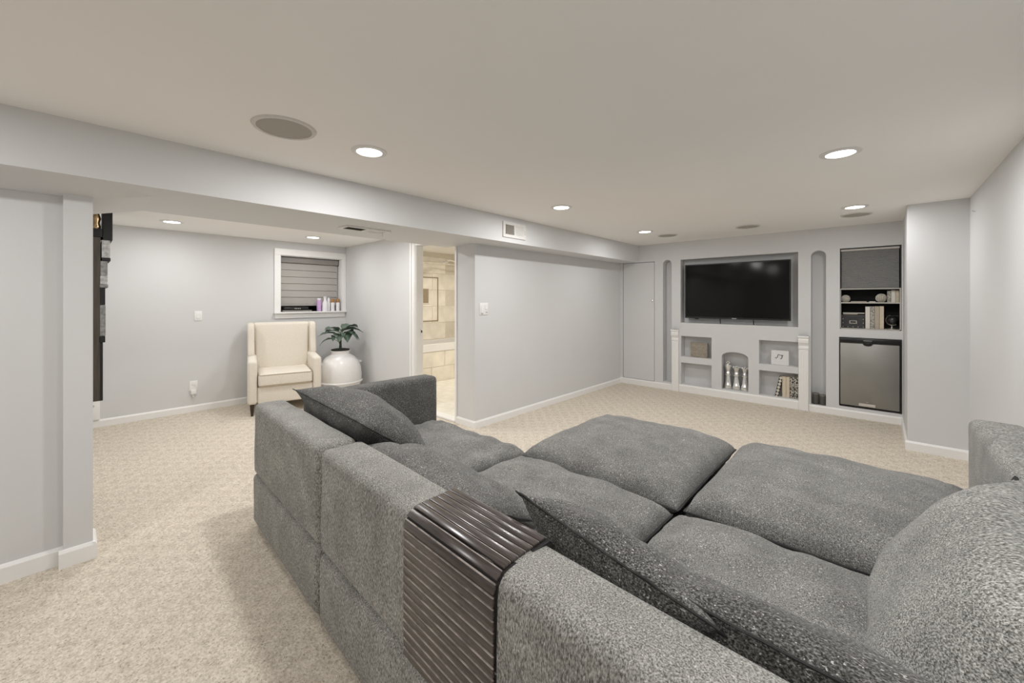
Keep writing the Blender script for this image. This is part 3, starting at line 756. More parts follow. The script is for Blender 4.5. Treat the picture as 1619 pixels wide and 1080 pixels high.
for x in [-0.32, -0.275, -0.23, -0.185, -0.14]:
    for z in ([1.045] if x not in (-0.32, -0.14) else [1.045, 1.09, 1.135]):
        MB().lathe([(0.005, 0), (0.004, 0.003), (0.001, 0.004)], 8, Matrix.Translation((x, YT + 0.05, z)) @ Matrix.Rotation(PI / 2, 4, 'X')).build('stud', M['brass'], t, SM)
tag(MB().box(-0.32, -0.19, YT + 0.07, YT + 0.2, 1.186, 1.196, 0.002, 1).build('notepad', M['book_tan']), 'thin pale notepad lying on the charcoal storage box', 'notepad')
tag(MB().box(-0.325, -0.13, YT + 0.10, YT + 0.24, 1.1965, 1.208, 0.002, 1).build('folder', M['book_white']), 'flat pale folder stacked on the notepad', 'folder')
tag(MB().box(-0.25, -0.11, YT + 0.05, YT + 0.16, 1.332, 1.343, 0.003, 1).build('tray', M['book_tan']), 'low flat tray between the two openwork balls', 'tray')
tag(MB().box(-0.09, -0.035, YT + 0.03, YT + 0.10, 1.332, 1.341, 0.002, 1).build('card_box', M['book_white']), 'small flat white box left of the larger openwork ball', 'box')
t = thing('desk_globe', 'dark desk globe in a pale curved stand on the lower shelf', 'globe', (0.1, YT + 0.11, 1.030))
gc = Vector((0.105, YT + 0.11, 1.130))
MB().lathe([(0.0, 0), (0.04, 0), (0.04, 0.008), (0.012, 0.014), (0.008, 0.03)], 20, Matrix.Translation((0.1, YT + 0.11, 1.030))).build('base', M['brass'], t, SM)
MB().lathe([(0.044 * math.sin(PI * i / 12), 0.044 * -math.cos(PI * i / 12)) for i in range(13)], 20, Matrix.Translation(gc)).build('ball', M['globe'], t, SM)
MB().tube([gc + Vector((0.055 * math.cos(a), 0, 0.055 * math.sin(a))) for a in [math.radians(110 + i * 12) for i in range(17)]], 0.005, 6).build('meridian', M['brass'], t, SM)
MB().tube([(0.1, YT + 0.11, 1.055), (0.1, YT + 0.11, 1.078)], 0.006, 8).build('stem', M['brass'], t, SM)
MB().box(0.055, 0.155, YT + 0.07, YT + 0.15, 1.178, 1.182).build('horizon_ring', M['globe'], t)

# ------------------------------------------------------------------ niche contents
t = thing('plaque', 'brown lettered plaque leaning in the upper left niche', 'plaque', (-1.93, YT + 0.08, 0.52))
MB().box(-2.055, -1.822, YT + 0.06, YT + 0.10, 0.5205, 0.735, 0.003, 1).build('block', M['plaque'], t)
rnd = random.Random(4)
for row, (z, x0, x1) in enumerate([(0.70, -2.03, -1.98), (0.69, -1.96, -1.85), (0.645, -2.03, -1.98), (0.64, -1.95, -1.85), (0.60, -2.03, -1.97), (0.59, -1.95, -1.86), (0.55, -1.98, -1.86)]):
    n = int((x1 - x0) / 0.004)
    pts = [(x0 + i * 0.004, YT + 0.0595, z + 0.013 * math.sin(i * 1.15 + row) * (0.6 + 0.4 * rnd.random())) for i in range(n)]
    MB().tube(pts, 0.0022, 5).build('script', M['plaque_mark'], t)
t = thing('sign_block', 'white block with a dark looped mark in the upper right niche', 'sign', (-0.95, YT + 0.08, 0.52))
MB().box(-1.045, -0.852, YT + 0.06, YT + 0.10, 0.5205, 0.703, 0.003, 1).build('block', M['blockwhite'], t)
yk = YT + 0.059
MB().tube([(-1.000, yk, 0.613), (-0.985, yk, 0.605), (-0.972, yk, 0.625), (-0.968, yk, 0.648), (-0.958, yk, 0.655), (-0.945, yk, 0.645), (-0.93, yk, 0.648), (-0.91, yk, 0.645)], 0.0035, 6).build('mark', M['ink'], t)
MB().tube([(-0.926, yk, 0.645), (-0.922, yk, 0.625), (-0.932, yk, 0.605), (-0.94, yk, 0.598)], 0.0045, 6).build('mark', M['ink'], t)
for k in range(9):
    MB().box(-1.03 + k * 0.02, -1.022 + k * 0.02, YT + 0.07, YT + 0.09, 0.703, 0.709).build('notch', M['blockwhite'], t)
g = 'books in the lower right niche'
zb = 0.118
book('book', 'leaning lattice-patterned book in the lower right niche', -1.000, YT + 0.03, zb, 0.036, 0.268, 0.12, 'book_lattice', math.radians(11), g)
book('book', 'wide cream book beside the leaning lattice book', -0.918, YT + 0.03, zb, 0.040, 0.262, 0.12, 'paper', 0, g)
book('book', 'narrow cream book in the lower right niche', -0.876, YT + 0.03, zb, 0.036, 0.262, 0.12, 'paper', 0, g)
book('book', 'black and cream scroll-print book, second from the right pilaster', -0.838, YT + 0.03, zb, 0.042, 0.266, 0.12, 'book_scroll', 0, g)
book('book', 'black and cream scroll-print book next to the right pilaster', -0.794, YT + 0.03, zb, 0.042, 0.268, 0.12, 'book_scroll', 0, g)
# silver chess pieces
def chess(x, label, kind, h):
    t = thing('chess_piece', label, 'figurine', (x, YT + 0.085, 0.125), 0, 'silver chess pieces in the arched niche')
    base = [(0.0, 0), (0.051, 0), (0.053, 0.012), (0.052, 0.03), (0.046, 0.036), (0.048, 0.05), (0.042, 0.06), (0.036, 0.10), (0.030, 0.15), (0.026, 0.18)]
    MB().lathe(base, 28).build('base', M['silver'], t, SM, False)
    MB().lathe([(0.026, 0.178), (0.042, 0.186), (0.042, 0.196), (0.028, 0.204), (0.037, 0.216), (0.028, 0.228), (0.024, 0.24)], 24).build('collar', M['silver'], t, SM, False)
    if kind == 'queen':
        MB().lathe([(0.024, 0.238), (0.030, 0.265), (0.047, 0.300), (0.040, 0.302), (0.0, 0.295)], 24).build('crown', M['silver'], t, SM, False)
        for k in range(8):
            a = 2 * PI * k / 8
            MB().lathe([(0.011 * math.sin(PI * i / 6), -0.011 * math.cos(PI * i / 6)) for i in range(7)], 10, Matrix.Translation((0.042 * math.cos(a), 0.042 * math.sin(a), 0.308))).build('crown_ball', M['silver'], t, SM, False)
        MB().lathe([(0.013 * math.sin(PI * i / 6), -0.013 * math.cos(PI * i / 6)) for i in range(7)], 10, Matrix.Translation((0, 0, 0.315))).build('finial', M['silver'], t, SM, False)
    else:
        MB().lathe([(0.024, 0.238), (0.03, 0.26), (0.046, 0.318), (0.044, 0.326), (0.024, 0.336), (0.0, 0.34)], 24).build('crown', M['silver'], t, SM, False)
        MB().box(-0.009, 0.009, -0.007, 0.007, 0.335, 0.378, 0.002, 1).build('cross', M['silver'], t, SM, False)
        MB().box(-0.024, 0.024, -0.007, 0.007, 0.350, 0.367, 0.002, 1).build('cross', M['silver'], t, SM, False)
chess(-1.558, 'tallest silver chess piece with a cross on top', 'king', 0.37)
chess(-1.453, 'silver crowned chess piece in the middle of three', 'queen', 0.32)
chess(-1.349, 'silver crowned chess piece at the right of three', 'queen', 0.32)
# candle jars
for k, (x, r, h, lab) in enumerate([(-0.578, 0.034, 0.135, 'taller dark grey candle jar at the left in the tall right arch'), (-0.510, 0.033, 0.122, 'shorter dark grey candle jar at the right in the tall right arch')]):
    t = thing('candle_jar', lab, 'candle', (x, YT + 0.06, 0.085), 0, 'candle jars in the tall arch')
    MB().lathe([(0, 0), (r * .96, 0), (r, 0.006), (r, h - 0.012), (r * .97, h - 0.01), (0, h - 0.01)], 28).build('jar', M['candle'], t, SM, False)
    MB().lathe([(r * .9, h - 0.012), (r, h - 0.012), (r * 1.03, h - 0.004), (r, h), (r * .9, h), (r * .9, h - 0.012)], 28, None, False).build('rim', M['candle_rim'], t, SM, False)

# ------------------------------------------------------------------ window shade and the things on the sill
t = thing('roller_shade', 'taupe banded fabric shade drawn down over the high window', 'blind', (XW - 0.12, 2.34, WZ0))
ex = XW - 0.13
MB().box(ex, ex + 0.06, WY0 + 0.01, WY1 - 0.012, WZ1 - 0.095, WZ1 - 0.012, 0.012, 3).build('cassette', M['shade_dk'], t, SM)
MB().box(ex - 0.002, ex + 0.062, WY1 - 0.02, WY1 - 0.010, WZ1 - 0.1, WZ1 - 0.008, 0.006, 2).build('end_cap', M['boxgrey'], t, SM)
z = WZ1 - 0.095
for k in range(6):
    hgt = 0.098
    yb0, yb1 = WY0 + 0.012, WY1 - 0.035
    prof = [(0.0, 0), (0.008, -0.006), (0.012, -hgt * 0.55), (0.016, -hgt), (0.004, -hgt)]
    zt = z - k * hgt * 1.0
    MB().prism(prof, lambda a, b, dd: (ex + 0.02 + a, dd, zt + b), yb0, yb1).build('shade_band', M['shade'], t)
MB().box(ex + 0.012, ex + 0.034, WY0 + 0.012, WY1 - 0.035, z - 0.62, z - 0.587, 0.005, 2).build('bottom_rail', M['shade'], t, SM)
MB().tube([(ex + 0.035, WY1 - 0.03, WZ1 - 0.1), (ex + 0.036, WY1 - 0.029, 1.6), (ex + 0.035, WY1 - 0.028, 1.3)], 0.003, 6).build('cord', M['plate'], t, SM)
t = thing('router_box', 'flat black set-top box with a smaller unit on it, on the window sill', 'device', (XW - 0.02, 2.1, WZ0))
MB().box(XW - 0.09, XW + 0.045, 1.93, 2.335, WZ0 + 0.004, WZ0 + 0.026, 0.005, 2).build('body', M['black'], t, SM)
MB().box(XW + 0.044, XW + 0.047, 1.94, 2.325, WZ0 + 0.008, WZ0 + 0.016).build('front_strip', M['frame_beige'], t)
for y in (1.96, 2.30):
    MB().lathe([(0.01, 0), (0.01, 0.006)], 10, Matrix.Translation((XW + 0.02, y, WZ0))).build('foot', M['black'], t)
t = thing('media_box', 'small black box with silver buttons on top of the set-top box', 'device', (XW - 0.02, 2.12, WZ0 + 0.026))
MB().box(XW - 0.08, XW + 0.03, 1.965, 2.29, WZ0 + 0.0262, WZ0 + 0.062, 0.007, 2).build('body', M['black'], t, SM)
for k in range(4):
    MB().box(XW + 0.029, XW + 0.032, 2.10 + k * 0.022, 2.112 + k * 0.022, WZ0 + 0.038, WZ0 + 0.052).build('button', M['frame_beige'], t)
def bottle(x, y, prof, capprof, m, mc, label, group='bottles on the window sill'):
    t = thing('bottle', label, 'bottle', (x, y, WZ0), 0, group)
    MB().lathe(prof, 18).build('body', M[m], t, SM, False)
    MB().lathe(capprof, 14).build('cap', M[mc], t, SM, False)
bottle(XW - 0.03, 2.46, [(0, 0), (.032, 0), (.034, .01), (.034, .15), (.028, .168)], [(.028, .166), (.028, .19), (.024, .194)], 'lav', 'botwhite', 'lavender bottle on the window sill')
bottle(XW + 0.0, 2.535, [(0, 0), (.04, 0), (.042, .02), (.038, .12), (.02, .16), (.016, .18)], [(.02, .178), (.02, .2), (.026, .205), (.026, .215), (.006, .22)], 'botwhite', 'botwhite', 'white pump lotion bottle on the window sill')
bottle(XW - 0.03, 2.60, [(0, 0), (.022, 0), (.024, .01), (.024, .17), (.014, .19)], [(.014, .188), (.014, .205)], 'botwhite', 'botwhite', 'slim all-white tube between pump bottle and amber caps')
bottle(XW + 0.01, 2.645, [(0, 0), (.026, 0), (.028, .01), (.028, .125), (.026, .13)], [(.027, .128), (.028, .16), (.026, .185)], 'botwhite', 'capbrown', 'white bottle with amber cap, nearer the pump bottle')
bottle(XW + 0.01, 2.722, [(0, 0), (.026, 0), (.028, .01), (.028, .125), (.026, .13)], [(.027, .128), (.028, .16), (.026, .185)], 'botwhite', 'capbrown', 'white bottle with amber cap at the right end of the sill')

# ------------------------------------------------------------------ dark stepped unit seen edge-on past the left wall
t = thing('stepped_wall_unit', 'tall dark stepped unit of stacked boxes seen edge-on past the left wall', 'wall unit', (-5.1, 0.14, 0.47))
def zb_(vv): return 1.36 + (474 - vv) * 0.005577
def yb_(uu): return 0.218 - (178 - uu) * 0.00412
UX = -5.0
def ub(name, u0, u1, v0, v1, m, dx=0.0, r=0.003):
    y0, y1 = max(YL + 0.001, yb_(u0)), yb_(u1)
    return MB().box(UX - 0.3, UX + dx, y0, y1, zb_(v1), min(ZA - 0.002, zb_(v0)), r, 1).build(name, M[m], t)
ub('cap_box', 163.3, 178, 327, 380, 'blackmatt')
ub('cross_bar', 140, 163, 363, 376, 'blackmatt')
ub('side_panel', 140, 160, 376.3, 632, 'brownpanel')
ub('grey_box', 161.5, 174.5, 380.3, 408, 'greybox')
ub('box_base', 161.5, 175, 408.2, 413, 'blackmatt', 0.004)
ub('grey_box', 159.5, 170.5, 413.2, 436, 'darkbox')
ub('grey_box', 159.0, 170.5, 436.2, 450, 'greybox')
ub('box_base', 158.5, 171.5, 450.2, 455, 'darkbox', 0.004)
ub('black_box', 158.3, 167, 455.2, 482, 'blackmatt')
ub('grey_box', 158.3, 167.5, 482.2, 531, 'darkbox')
ub('box_base', 158.3, 167, 531.2, 541, 'blackmatt', 0.004)
ub('black_box', 158.3, 163.5, 541.2, 632, 'blackmatt')
t = thing('glass_ornament', 'amber and clear glass ornament at the top of the stepped unit', 'ornament', (-5.05, 0.12, zb_(363) + 0.001))
MB().lathe([(0, 0), (.026, 0), (.03, .02), (.02, .05), (.03, .09), (.016, .14), (.0, .15)], 14).build('vase', M['gold'], t, SM, False)
for k in range(4):
    a = k * 1.6
    MB().tube([(0, 0, .12), (.01 * math.cos(a), .012 * math.sin(a), .16), (.022 * math.cos(a), .022 * math.sin(a), .185)], .004, 6).build('stem', M['glasslite'], t, SM, False)
t = thing('white_wall_box', 'small white boxed panel on the window wall below the stepped unit', 'panel', (XW, 0.12, 0.08))
MB().box(XW, XW + 0.03, YL + 0.002, 0.172, 0.082, 0.29, 0.004, 2).build('box', M['trim'], t, SM)
MB().lathe([(0.014, 0), (0.014, 0.02), (0.01, 0.024)], 14, Matrix.Translation((XW + 0.03, 0.115, 0.235)) @ Matrix.Rotation(PI / 2, 4, 'Y')).build('knob', M['frame_beige'], t, SM)
MB().box(XW, XW + 0.04, YL + 0.002, 0.18, 0.29, 0.30, 0.003, 1).build('top', M['trim'], t)

# ------------------------------------------------------------------ cream wing armchair (local: front = +x)
ac = thing('armchair', 'cream linen wing armchair with dark legs below the window', 'armchair', (-5.62, 1.80, 0), math.radians(-14))
def ab(name, x0, x1, y0, y1, z0, z1, r=0.03, m='cream', seg=4, shear=None):
    mb = MB().box(x0, x1, y0, y1, z0, z1, r, seg)
    if shear: mb.v = [Vector(shear(v)) for v in mb.v]
    return mb.build(name, M[m], ac, SM, False)
lean = lambda v: (v[0] - max(0, v[2] - 0.44) * 0.17, v[1], v[2])
ab('seat_base', -0.30, 0.335, -0.29, 0.29, 0.13, 0.335, 0.02)
sc_ = MB().box(-0.22, 0.375, -0.285, 0.285, 0.335, 0.485, 0.03, 4)
sc_.v = [Vector((v.x, v.y, v.z + (0.022 * (1 - (v.y / .285) ** 2) * (1 - ((v.x - .08) / .3) ** 2) if v.z > .42 else 0))) for v in sc_.v]
cush = sc_.build('seat_cushion', M['cream'], ac, SM, False)
for zz_ in (0.472, 0.348):
    MB().tube([(0.10, -0.283, zz_), (0.35, -0.281, zz_), (0.372, -0.262, zz_), (0.374, 0.262, zz_), (0.35, 0.281, zz_), (0.10, 0.283, zz_)], 0.0045, 6).build('piping', M['cream_piping'], cush, SM, False)
bk = MB().box(-0.33, -0.18, -0.315, 0.315, 0.16, 1.06, 0.04, 4)
bk.v = [Vector((v.x - max(0, v.z - 0.44) * 0.17 + (0.03 * (1 - (v.y / .33) ** 2) if v.x > -0.24 and .5 < v.z < 1.0 else 0), v.y * (1 + 0.10 * max(0, v.z - .4)), v.z)) for v in bk.v]
bko = bk.build('backrest', M['cream'], ac, SM, False)
for sgn in (-1, 1):
    # arm: rises from the front panel, flat padded top
    y0, y1 = sorted((sgn * 0.292, sgn * 0.392))
    am = MB().box(-0.33, 0.36, y0, y1, 0.13, 0.655, 0.035, 4)
    am.v = [Vector((v.x + (0.0 if v.z > .5 else 0.0) - (0.05 * max(0, (0.55 - v.z)) if v.x > 0.2 and v.z < .45 else 0), v.y, v.z + (0.03 * (-(v.x - .1)) if v.z > .5 else 0))) for v in am.v]
    a_o = am.build('arm', M['cream'], ac, SM, False)
    ysn = sgn * 0.290
    # wing: tapers forward from the back
    prof = [(-0.33, 0.62), (-0.07, 0.655), (-0.085, 0.74), (-0.115, 0.86), (-0.135, 0.98), (-0.16, 1.045), (-0.23, 1.062), (-0.40, 1.06)]
    wg = MB()
    wy0, wy1 = sgn * 0.315, sgn * 0.39
    wg.prism([(a, b) for a, b in prof], lambda a, b, dd: (a, dd * (1 - 0.0 * b), b), wy0, wy1)
    bm_ = bmesh.new()
    vv_ = [bm_.verts.new(q) for q in wg.v]
    for f in wg.f: bm_.faces.new([vv_[i] for i in f])
    bmesh.ops.recalc_face_normals(bm_, faces=bm_.faces)
    bmesh.ops.bevel(bm_, geom=list(bm_.edges), offset=0.02, segments=3, profile=0.5, affect='EDGES')
    MB().bm(bm_).build('wing', M['cream'], ac, SM, False)
    MB().tube([(-0.185 - 0.02, ysn, 0.50), (-0.205 - 0.01, ysn * 1.04, 0.66), (-0.23, ysn * 1.07, 0.84), (-0.255, ysn * 1.08, 1.0)], 0.004, 6).build('welt', M['cream_piping'], bko, SM, False)
    for xx in (0.30, -0.30):
        lg = MB().lathe([(0.013, 0), (0.024, 0.135)], 10, Matrix.Translation((xx + (0.02 if xx > 0 else -0.03), sgn * 0.345, 0)))
        lg.v = [Vector((v.x - (0.02 if xx > 0 else -0.03) * v.z / 0.135, v.y, v.z)) for v in lg.v]
        lg.build('leg', M['darkwood'], ac, SM, False)

# ------------------------------------------------------------------ white jar and plant
PX, PY = -5.50, 2.475
t = thing('ceramic_jar', 'big round white ceramic jar beside the armchair', 'jar', (PX, PY, 0))
prof = [(0, 0), (0.215, 0.0), (0.225, 0.02), (0.245, 0.12), (0.268, 0.225), (0.272, 0.232)]
MB().lathe(prof + [(0.276, 0.27), (0.278, 0.33), (0.268, 0.42), (0.235, 0.51), (0.185, 0.57), (0.13, 0.602), (0.115, 0.615), (0.118, 0.645), (0.128, 0.66), (0.112, 0.662), (0.1, 0.63), (0.0, 0.625)], 48).build('body', M['ceramic'], t, SM, False)
MB().lathe([(0.268, 0.222), (0.287, 0.230), (0.290, 0.242), (0.284, 0.252), (0.27, 0.256)], 48, None, False).build('band', M['ceramic'], t, SM, False)
for a in (math.radians(-100), math.radians(80)):
    c, s_ = math.cos(a), math.sin(a)
    pts = []
    for i in range(9):
        b = PI * i / 8
        rr = 0.245 + 0.035 * math.sin(b); q = 0.05 * math.cos(b)
        pts.append((rr * c - q * s_, rr * s_ + q * c, 0.49))
    MB().tube(pts, 0.011, 8).build('handle', M['ceramic'], t, SM, False)
pl = thing('potted_plant', 'broad-leaved green plant standing in the white jar', 'plant', (PX, PY, 0.662))
MB().lathe([(0, 0), (0.118, 0.0), (0.12, 0.014), (0.08, 0.022), (0, 0.026)], 24).build('soil', M['soil'], pl, None, False)
MB().tube([(0, 0, 0.01), (0.004, 0, 0.08), (0.0, 0.004, 0.2)], [0.022, 0.016, 0.01], 8).build('stalk', M['stem'], pl, SM, False)
rnd = random.Random(11)
def leaf(az, reach, zb0, zt, L, wid, droop, roll=0.0):
    """stem from the stalk to the leaf base, then a folded broad blade"""
    dirv = Vector((math.cos(az), math.sin(az), 0)); side = Vector((-math.sin(az), math.cos(az), 0))
    base = dirv * reach + Vector((0, 0, zt))
    MB().tube([Vector((0, 0, zb0)), dirv * reach * 0.35 + Vector((0, 0, zb0 + (zt - zb0) * 0.65)), base], [0.005, 0.004, 0.003], 6).build('leaf_stem', M['stem'], pl, SM, False)
    n, vs_, fs, mid = 10, [], [], []
    for i in range(n + 1):
        s_ = i / n
        ww = wid * (math.sin(PI * min(1, s_ * 0.97 + 0.03) ** 0.72) ** 0.85) * 0.5 + 0.001
        p = base + dirv * (L * s_ * math.cos(droop * s_ * 0.8)) + Vector((0, 0, 0.035 * math.sin(PI * s_ * .7) - L * math.sin(droop) * s_ * s_))
        up = Vector((0, 0, 1))
        mid.append(p + up * 0.001)
        for j, q in enumerate((-1, -0.5, 0, 0.5, 1)):
            o = side * (ww * q) + up * (abs(q) ** 1.3 * ww * 0.32 + 0.004 * math.sin(s_ * 22 + q * 2) * abs(q)) + side * roll * 0
            vs_.append(p + o)
    for i in range(n):
        for j in range(4):
            a = i * 5 + j
            fs.append((a, a + 1, a + 6, a + 5))
    k = len(vs_)
    vs2 = [v - Vector((0, 0, 0.0015)) for v in vs_]
    fs2 = [tuple(i + k for i in reversed(f)) for f in fs]
    rim = []
    for i in range(n):
        rim += [(i * 5, (i + 1) * 5, (i + 1) * 5 + k, i * 5 + k), (i * 5 + 4, i * 5 + 4 + k, (i + 1) * 5 + 4 + k, (i + 1) * 5 + 4)]
    o = MB().add(vs_ + vs2, fs + fs2 + rim).build('leaf', M['leaf'], pl, SM, False)
    MB().tube(mid, 0.0013, 4).build('midrib', M['leaf_vein'], o, SM, False)
for az, reach, zb0, zt, L, wid, dr_ in [
        (math.radians(100), 0.03, 0.15, 0.30, 0.26, 0.125, 0.12), (math.radians(70), 0.04, 0.14, 0.27, 0.27, 0.11, 0.25),
        (math.radians(-75), 0.03, 0.15, 0.285, 0.23, 0.085, 0.1), (math.radians(-95), 0.05, 0.12, 0.225, 0.25, 0.075, 0.2),
        (math.radians(-110), 0.06, 0.06, 0.145, 0.22, 0.06, 0.45), (math.radians(15), 0.04, 0.12, 0.235, 0.17, 0.15, 1.15),
        (math.radians(-30), 0.04, 0.12, 0.22, 0.15, 0.10, 1.0), (math.radians(45), 0.05, 0.12, 0.225, 0.22, 0.11, 0.6),
        (math.radians(150), 0.04, 0.14, 0.27, 0.22, 0.12, 0.3), (math.radians(-150), 0.04, 0.13, 0.25, 0.22, 0.10, 0.3), (math.radians(85), 0.05, 0.12, 0.21, 0.24, 0.09, 0.5),
        (math.radians(-60), 0.05, 0.08, 0.18, 0.13, 0.07, 0.6)]:
    leaf(az, reach, zb0, zt, L * 0.97, wid * 1.8, dr_)

# ------------------------------------------------------------------ the grey sectional
def pillow_mesh(w_, h_, th, px=4.0, ex=0.5, nx=34, ny=30, seed=0, wr=0.006, pinch=0.04, flat=0.75, crown=0.0, fold=0.0, rip=0.0):
    """closed cushion in local xy (width, height), thickness along z; top and bottom sheets meet in a seam"""
    vs_, fs = [], []
    def sheet(sgn):
        ids = {}
        for j in range(ny + 1):
            for i in range(nx + 1):
                u, v = -1 + 2 * i / nx, -1 + 2 * j / ny
                # denser towards the edges
                uu = math.copysign(1 - (1 - abs(u)) ** 1.25, u); vv = math.copysign(1 - (1 - abs(v)) ** 1.25, v)
                edge = i in (0, nx) or j in (0, ny)
                t_ = max(0.0, (1 - abs(uu) ** px)) ** ex * max(0.0, (1 - abs(vv) ** px)) ** ex
                x = w_ / 2 * uu * (1 - pinch * (1 - vv * vv) * abs(uu) ** 2)
                y = h_ / 2 * vv * (1 - pinch * (1 - uu * uu) * abs(vv) ** 2)
                k = th / 2 if sgn > 0 else th / 2 * flat
                z_ = sgn * k * t_
                if sgn > 0: z_ += crown * (1 - uu * uu) * (1 - vv * vv)
                q = Vector((x * 5.5 + seed * 7.1, y * 5.5 - seed * 3.3, sgn * 2.0))
                q2 = Vector((x * 14 + seed * 2.7, y * 14, sgn * 1.3 + seed))
                z_ += t_ * (wr * 1.6 * noise.noise(q) + wr * 0.8 * noise.noise(q2))
                if fold: z_ += t_ * fold * (abs(noise.noise(Vector((x * 3.1 + y * 6 + seed, y * 2.0 - x * 1.5, seed * 1.7)))) - 0.2)
                if rip and sgn > 0: z_ += t_ * rip * math.sin(x * 2 * PI / 0.19 + y * 2.5 + 2.6 * noise.noise(Vector((x * 3, y * 2.2, seed)))) * (0.55 + 0.8 * noise.noise(Vector((x * 2, y * 4, seed + 5))))
                # radial puckers out of the corners
                cdist = math.hypot(1 - abs(uu), 1 - abs(vv))
                z_ += sgn * t_ * wr * 1.2 * max(0, 0.8 - cdist) * math.sin(math.atan2(1 - abs(vv), 1 - abs(uu)) * 9)
                if edge:
                    if sgn < 0: ids[(i, j)] = top[(i, j)]; continue
                ids[(i, j)] = len(vs_); vs_.append(Vector((x, y, z_ if not edge else crown * 0)))
        return ids
    top = sheet(1); bot = sheet(-1)
    for ids, fl in ((top, False), (bot, True)):
        for j in range(ny):
            for i in range(nx):
                f = (ids[(i, j)], ids[(i + 1, j)], ids[(i + 1, j + 1)], ids[(i, j + 1)])
                fs.append(tuple(reversed(f)) if fl else f)
    rim = [vs_[top[(i, 0)]] for i in range(nx)] + [vs_[top[(nx, j)]] for j in range(ny)] + [vs_[top[(i, ny)]] for i in range(nx, 0, -1)] + [vs_[top[(0, j)]] for j in range(ny, 0, -1)]
    return vs_, fs, [v.copy() for v in rim]

def flange(rim, wdt, th=0.003):
    """thin sewn edge standing out from the seam"""
    n = len(rim); c = sum(rim, Vector()) / n
    vs_, fs = [], []
    for i, p in enumerate(rim):
        tdir = (rim[(i + 1) % n] - rim[i - 1]).normalized()
        out = tdir.cross(Vector((0, 0, 1))).normalized()
        if out.dot(p - c) < 0: out.negate()
        wob = wdt * (1 + 0.25 * noise.noise(p * 25))
        e = p + out * wob + Vector((0, 0, 0.004 * noise.noise(p * 18)))
        vs_ += [p + Vector((0, 0, th)), e + Vector((0, 0, th * .6)), e - Vector((0, 0, th * .6)), p - Vector((0, 0, th))]
    for i in range(n):
        a, b = 4 * i, 4 * ((i + 1) % n)
        for k in range(4): fs.append((a + k, a + (k + 1) % 4, b + (k + 1) % 4, b + k))
    return vs_, fs

def rbox(x0, x1, y0, y1, z0, z1, r=0.035, seg=4, sub=0, puff=0.0, seed=0.0):
    """upholstered block: rounded box cut into a grid so its faces can swell and wander"""
    bm = bmesh.new(); bmesh.ops.create_cube(bm, size=1)
    for v in bm.verts: v.co = Vector(((x0 + x1) / 2 + v.co.x * (x1 - x0), (y0 + y1) / 2 + v.co.y * (y1 - y0), (z0 + z1) / 2 + v.co.z * (z1 - z0)))
    bmesh.ops.bevel(bm, geom=list(bm.edges), offset=r, segments=seg, profile=0.5, affect='EDGES')
    if sub:
        big = [e for e in bm.edges if e.calc_length() > 0.1]
        bmesh.ops.subdivide_edges(bm, edges=big, cuts=sub, use_grid_fill=True)
    mb = MB().bm(bm)
    c = Vector(((x0 + x1) / 2, (y0 + y1) / 2, (z0 + z1) / 2)); hs = Vector(((x1 - x0) / 2, (y1 - y0) / 2, (z1 - z0) / 2))
    out = []
    for v in mb.v:
        q = Vector(((v.x - c.x) / hs.x, (v.y - c.y) / hs.y, (v.z - c.z) / hs.z))
        k = Vector((q.x * (1 - q.y ** 2) * (1 - q.z ** 2), q.y * (1 - q.x ** 4) * (1 - q.z ** 2), q.z * (1 - q.x ** 4) * (1 - q.y ** 2)))
        nn = noise.noise(Vector((v.x * 4 + seed, v.y * 4, v.z * 4)))
        out.append(v + k * puff + q * 0.004 * nn)
    mb.v = out
    return mb

def rotz(mb, cx, cy, ang):
    R = Matrix.Translation((cx, cy, 0)) @ Matrix.Rotation(ang, 4, 'Z') @ Matrix.Translation((-cx, -cy, 0))
    mb.v = [R @ v for v in mb.v]; return mb

def seat_cushion(parent, x0, x1, y0, y1, ztop, th, seed, m='tweed_seat', wr=0.008, fold=0.02, crown=0.02, name='seat_cushion', tilt=0.0, rip=0.0):
    vs_, fs, rim = pillow_mesh(x1 - x0, y1 - y0, th, 7.0, 0.42, 44, 44, seed, wr, 0.012, 0.9, crown, fold, rip)
    mat = Matrix.Translation(((x0 + x1) / 2, (y0 + y1) / 2, ztop - th / 2 - crown)) @ Matrix.Rotation(tilt, 4, 'Z')
    o = MB().add(vs_, fs, mat).build(name, M[m], parent, math.radians(70))
    a, b = flange(rim, 0.009, 0.003)
    MB().add(a, b, mat).build('seam_welt', M['piping'], o, None)
    return o

ZT = 0.735
# left section: arm, two-part back, seat
L1 = thing('sofa_section', 'left end of the grey tweed sectional with the arm rest', 'sofa', (-2.2, 1.3, 0), 0, 'sections of the grey sectional')
A1 = math.radians(-2.2)
def bk_part(parent, name, x0, x1, y0, y1, z0, z1, ang, seed, m='tweed_back', r=0.03):
    return rotz(rbox(x0, x1, y0, y1, z0, z1, r, 4, 7, 0.008, seed), x0, (y0 + y1) / 2, ang).build(name, M[m], parent, math.radians(60))
bk_part(L1, 'back_panel', -2.785, -1.735, 0.725, 0.90, 0.315, ZT, A1, 1.0)
bk_part(L1, 'base_panel', -2.79, -1.735, 0.722, 0.90, 0.02, 0.312, A1, 2.0)
rbox(-2.755, -2.585, 0.99, 1.945, 0.03, 0.755, 0.035, 4, 6, 0.006, 3).build('arm_rest', M['tweed_dark'], L1, math.radians(60))
rbox(-2.58, -1.70, 0.88, 1.86, 0.05, 0.315, 0.02, 3).build('seat_base', M['tweed_dark'], L1, math.radians(60))
seat_cushion(L1, -2.575, -1.625, 0.92, 1.915, 0.475, 0.17, 5, 'tweed_seat', 0.012, 0.035, 0.012, rip=0.008)
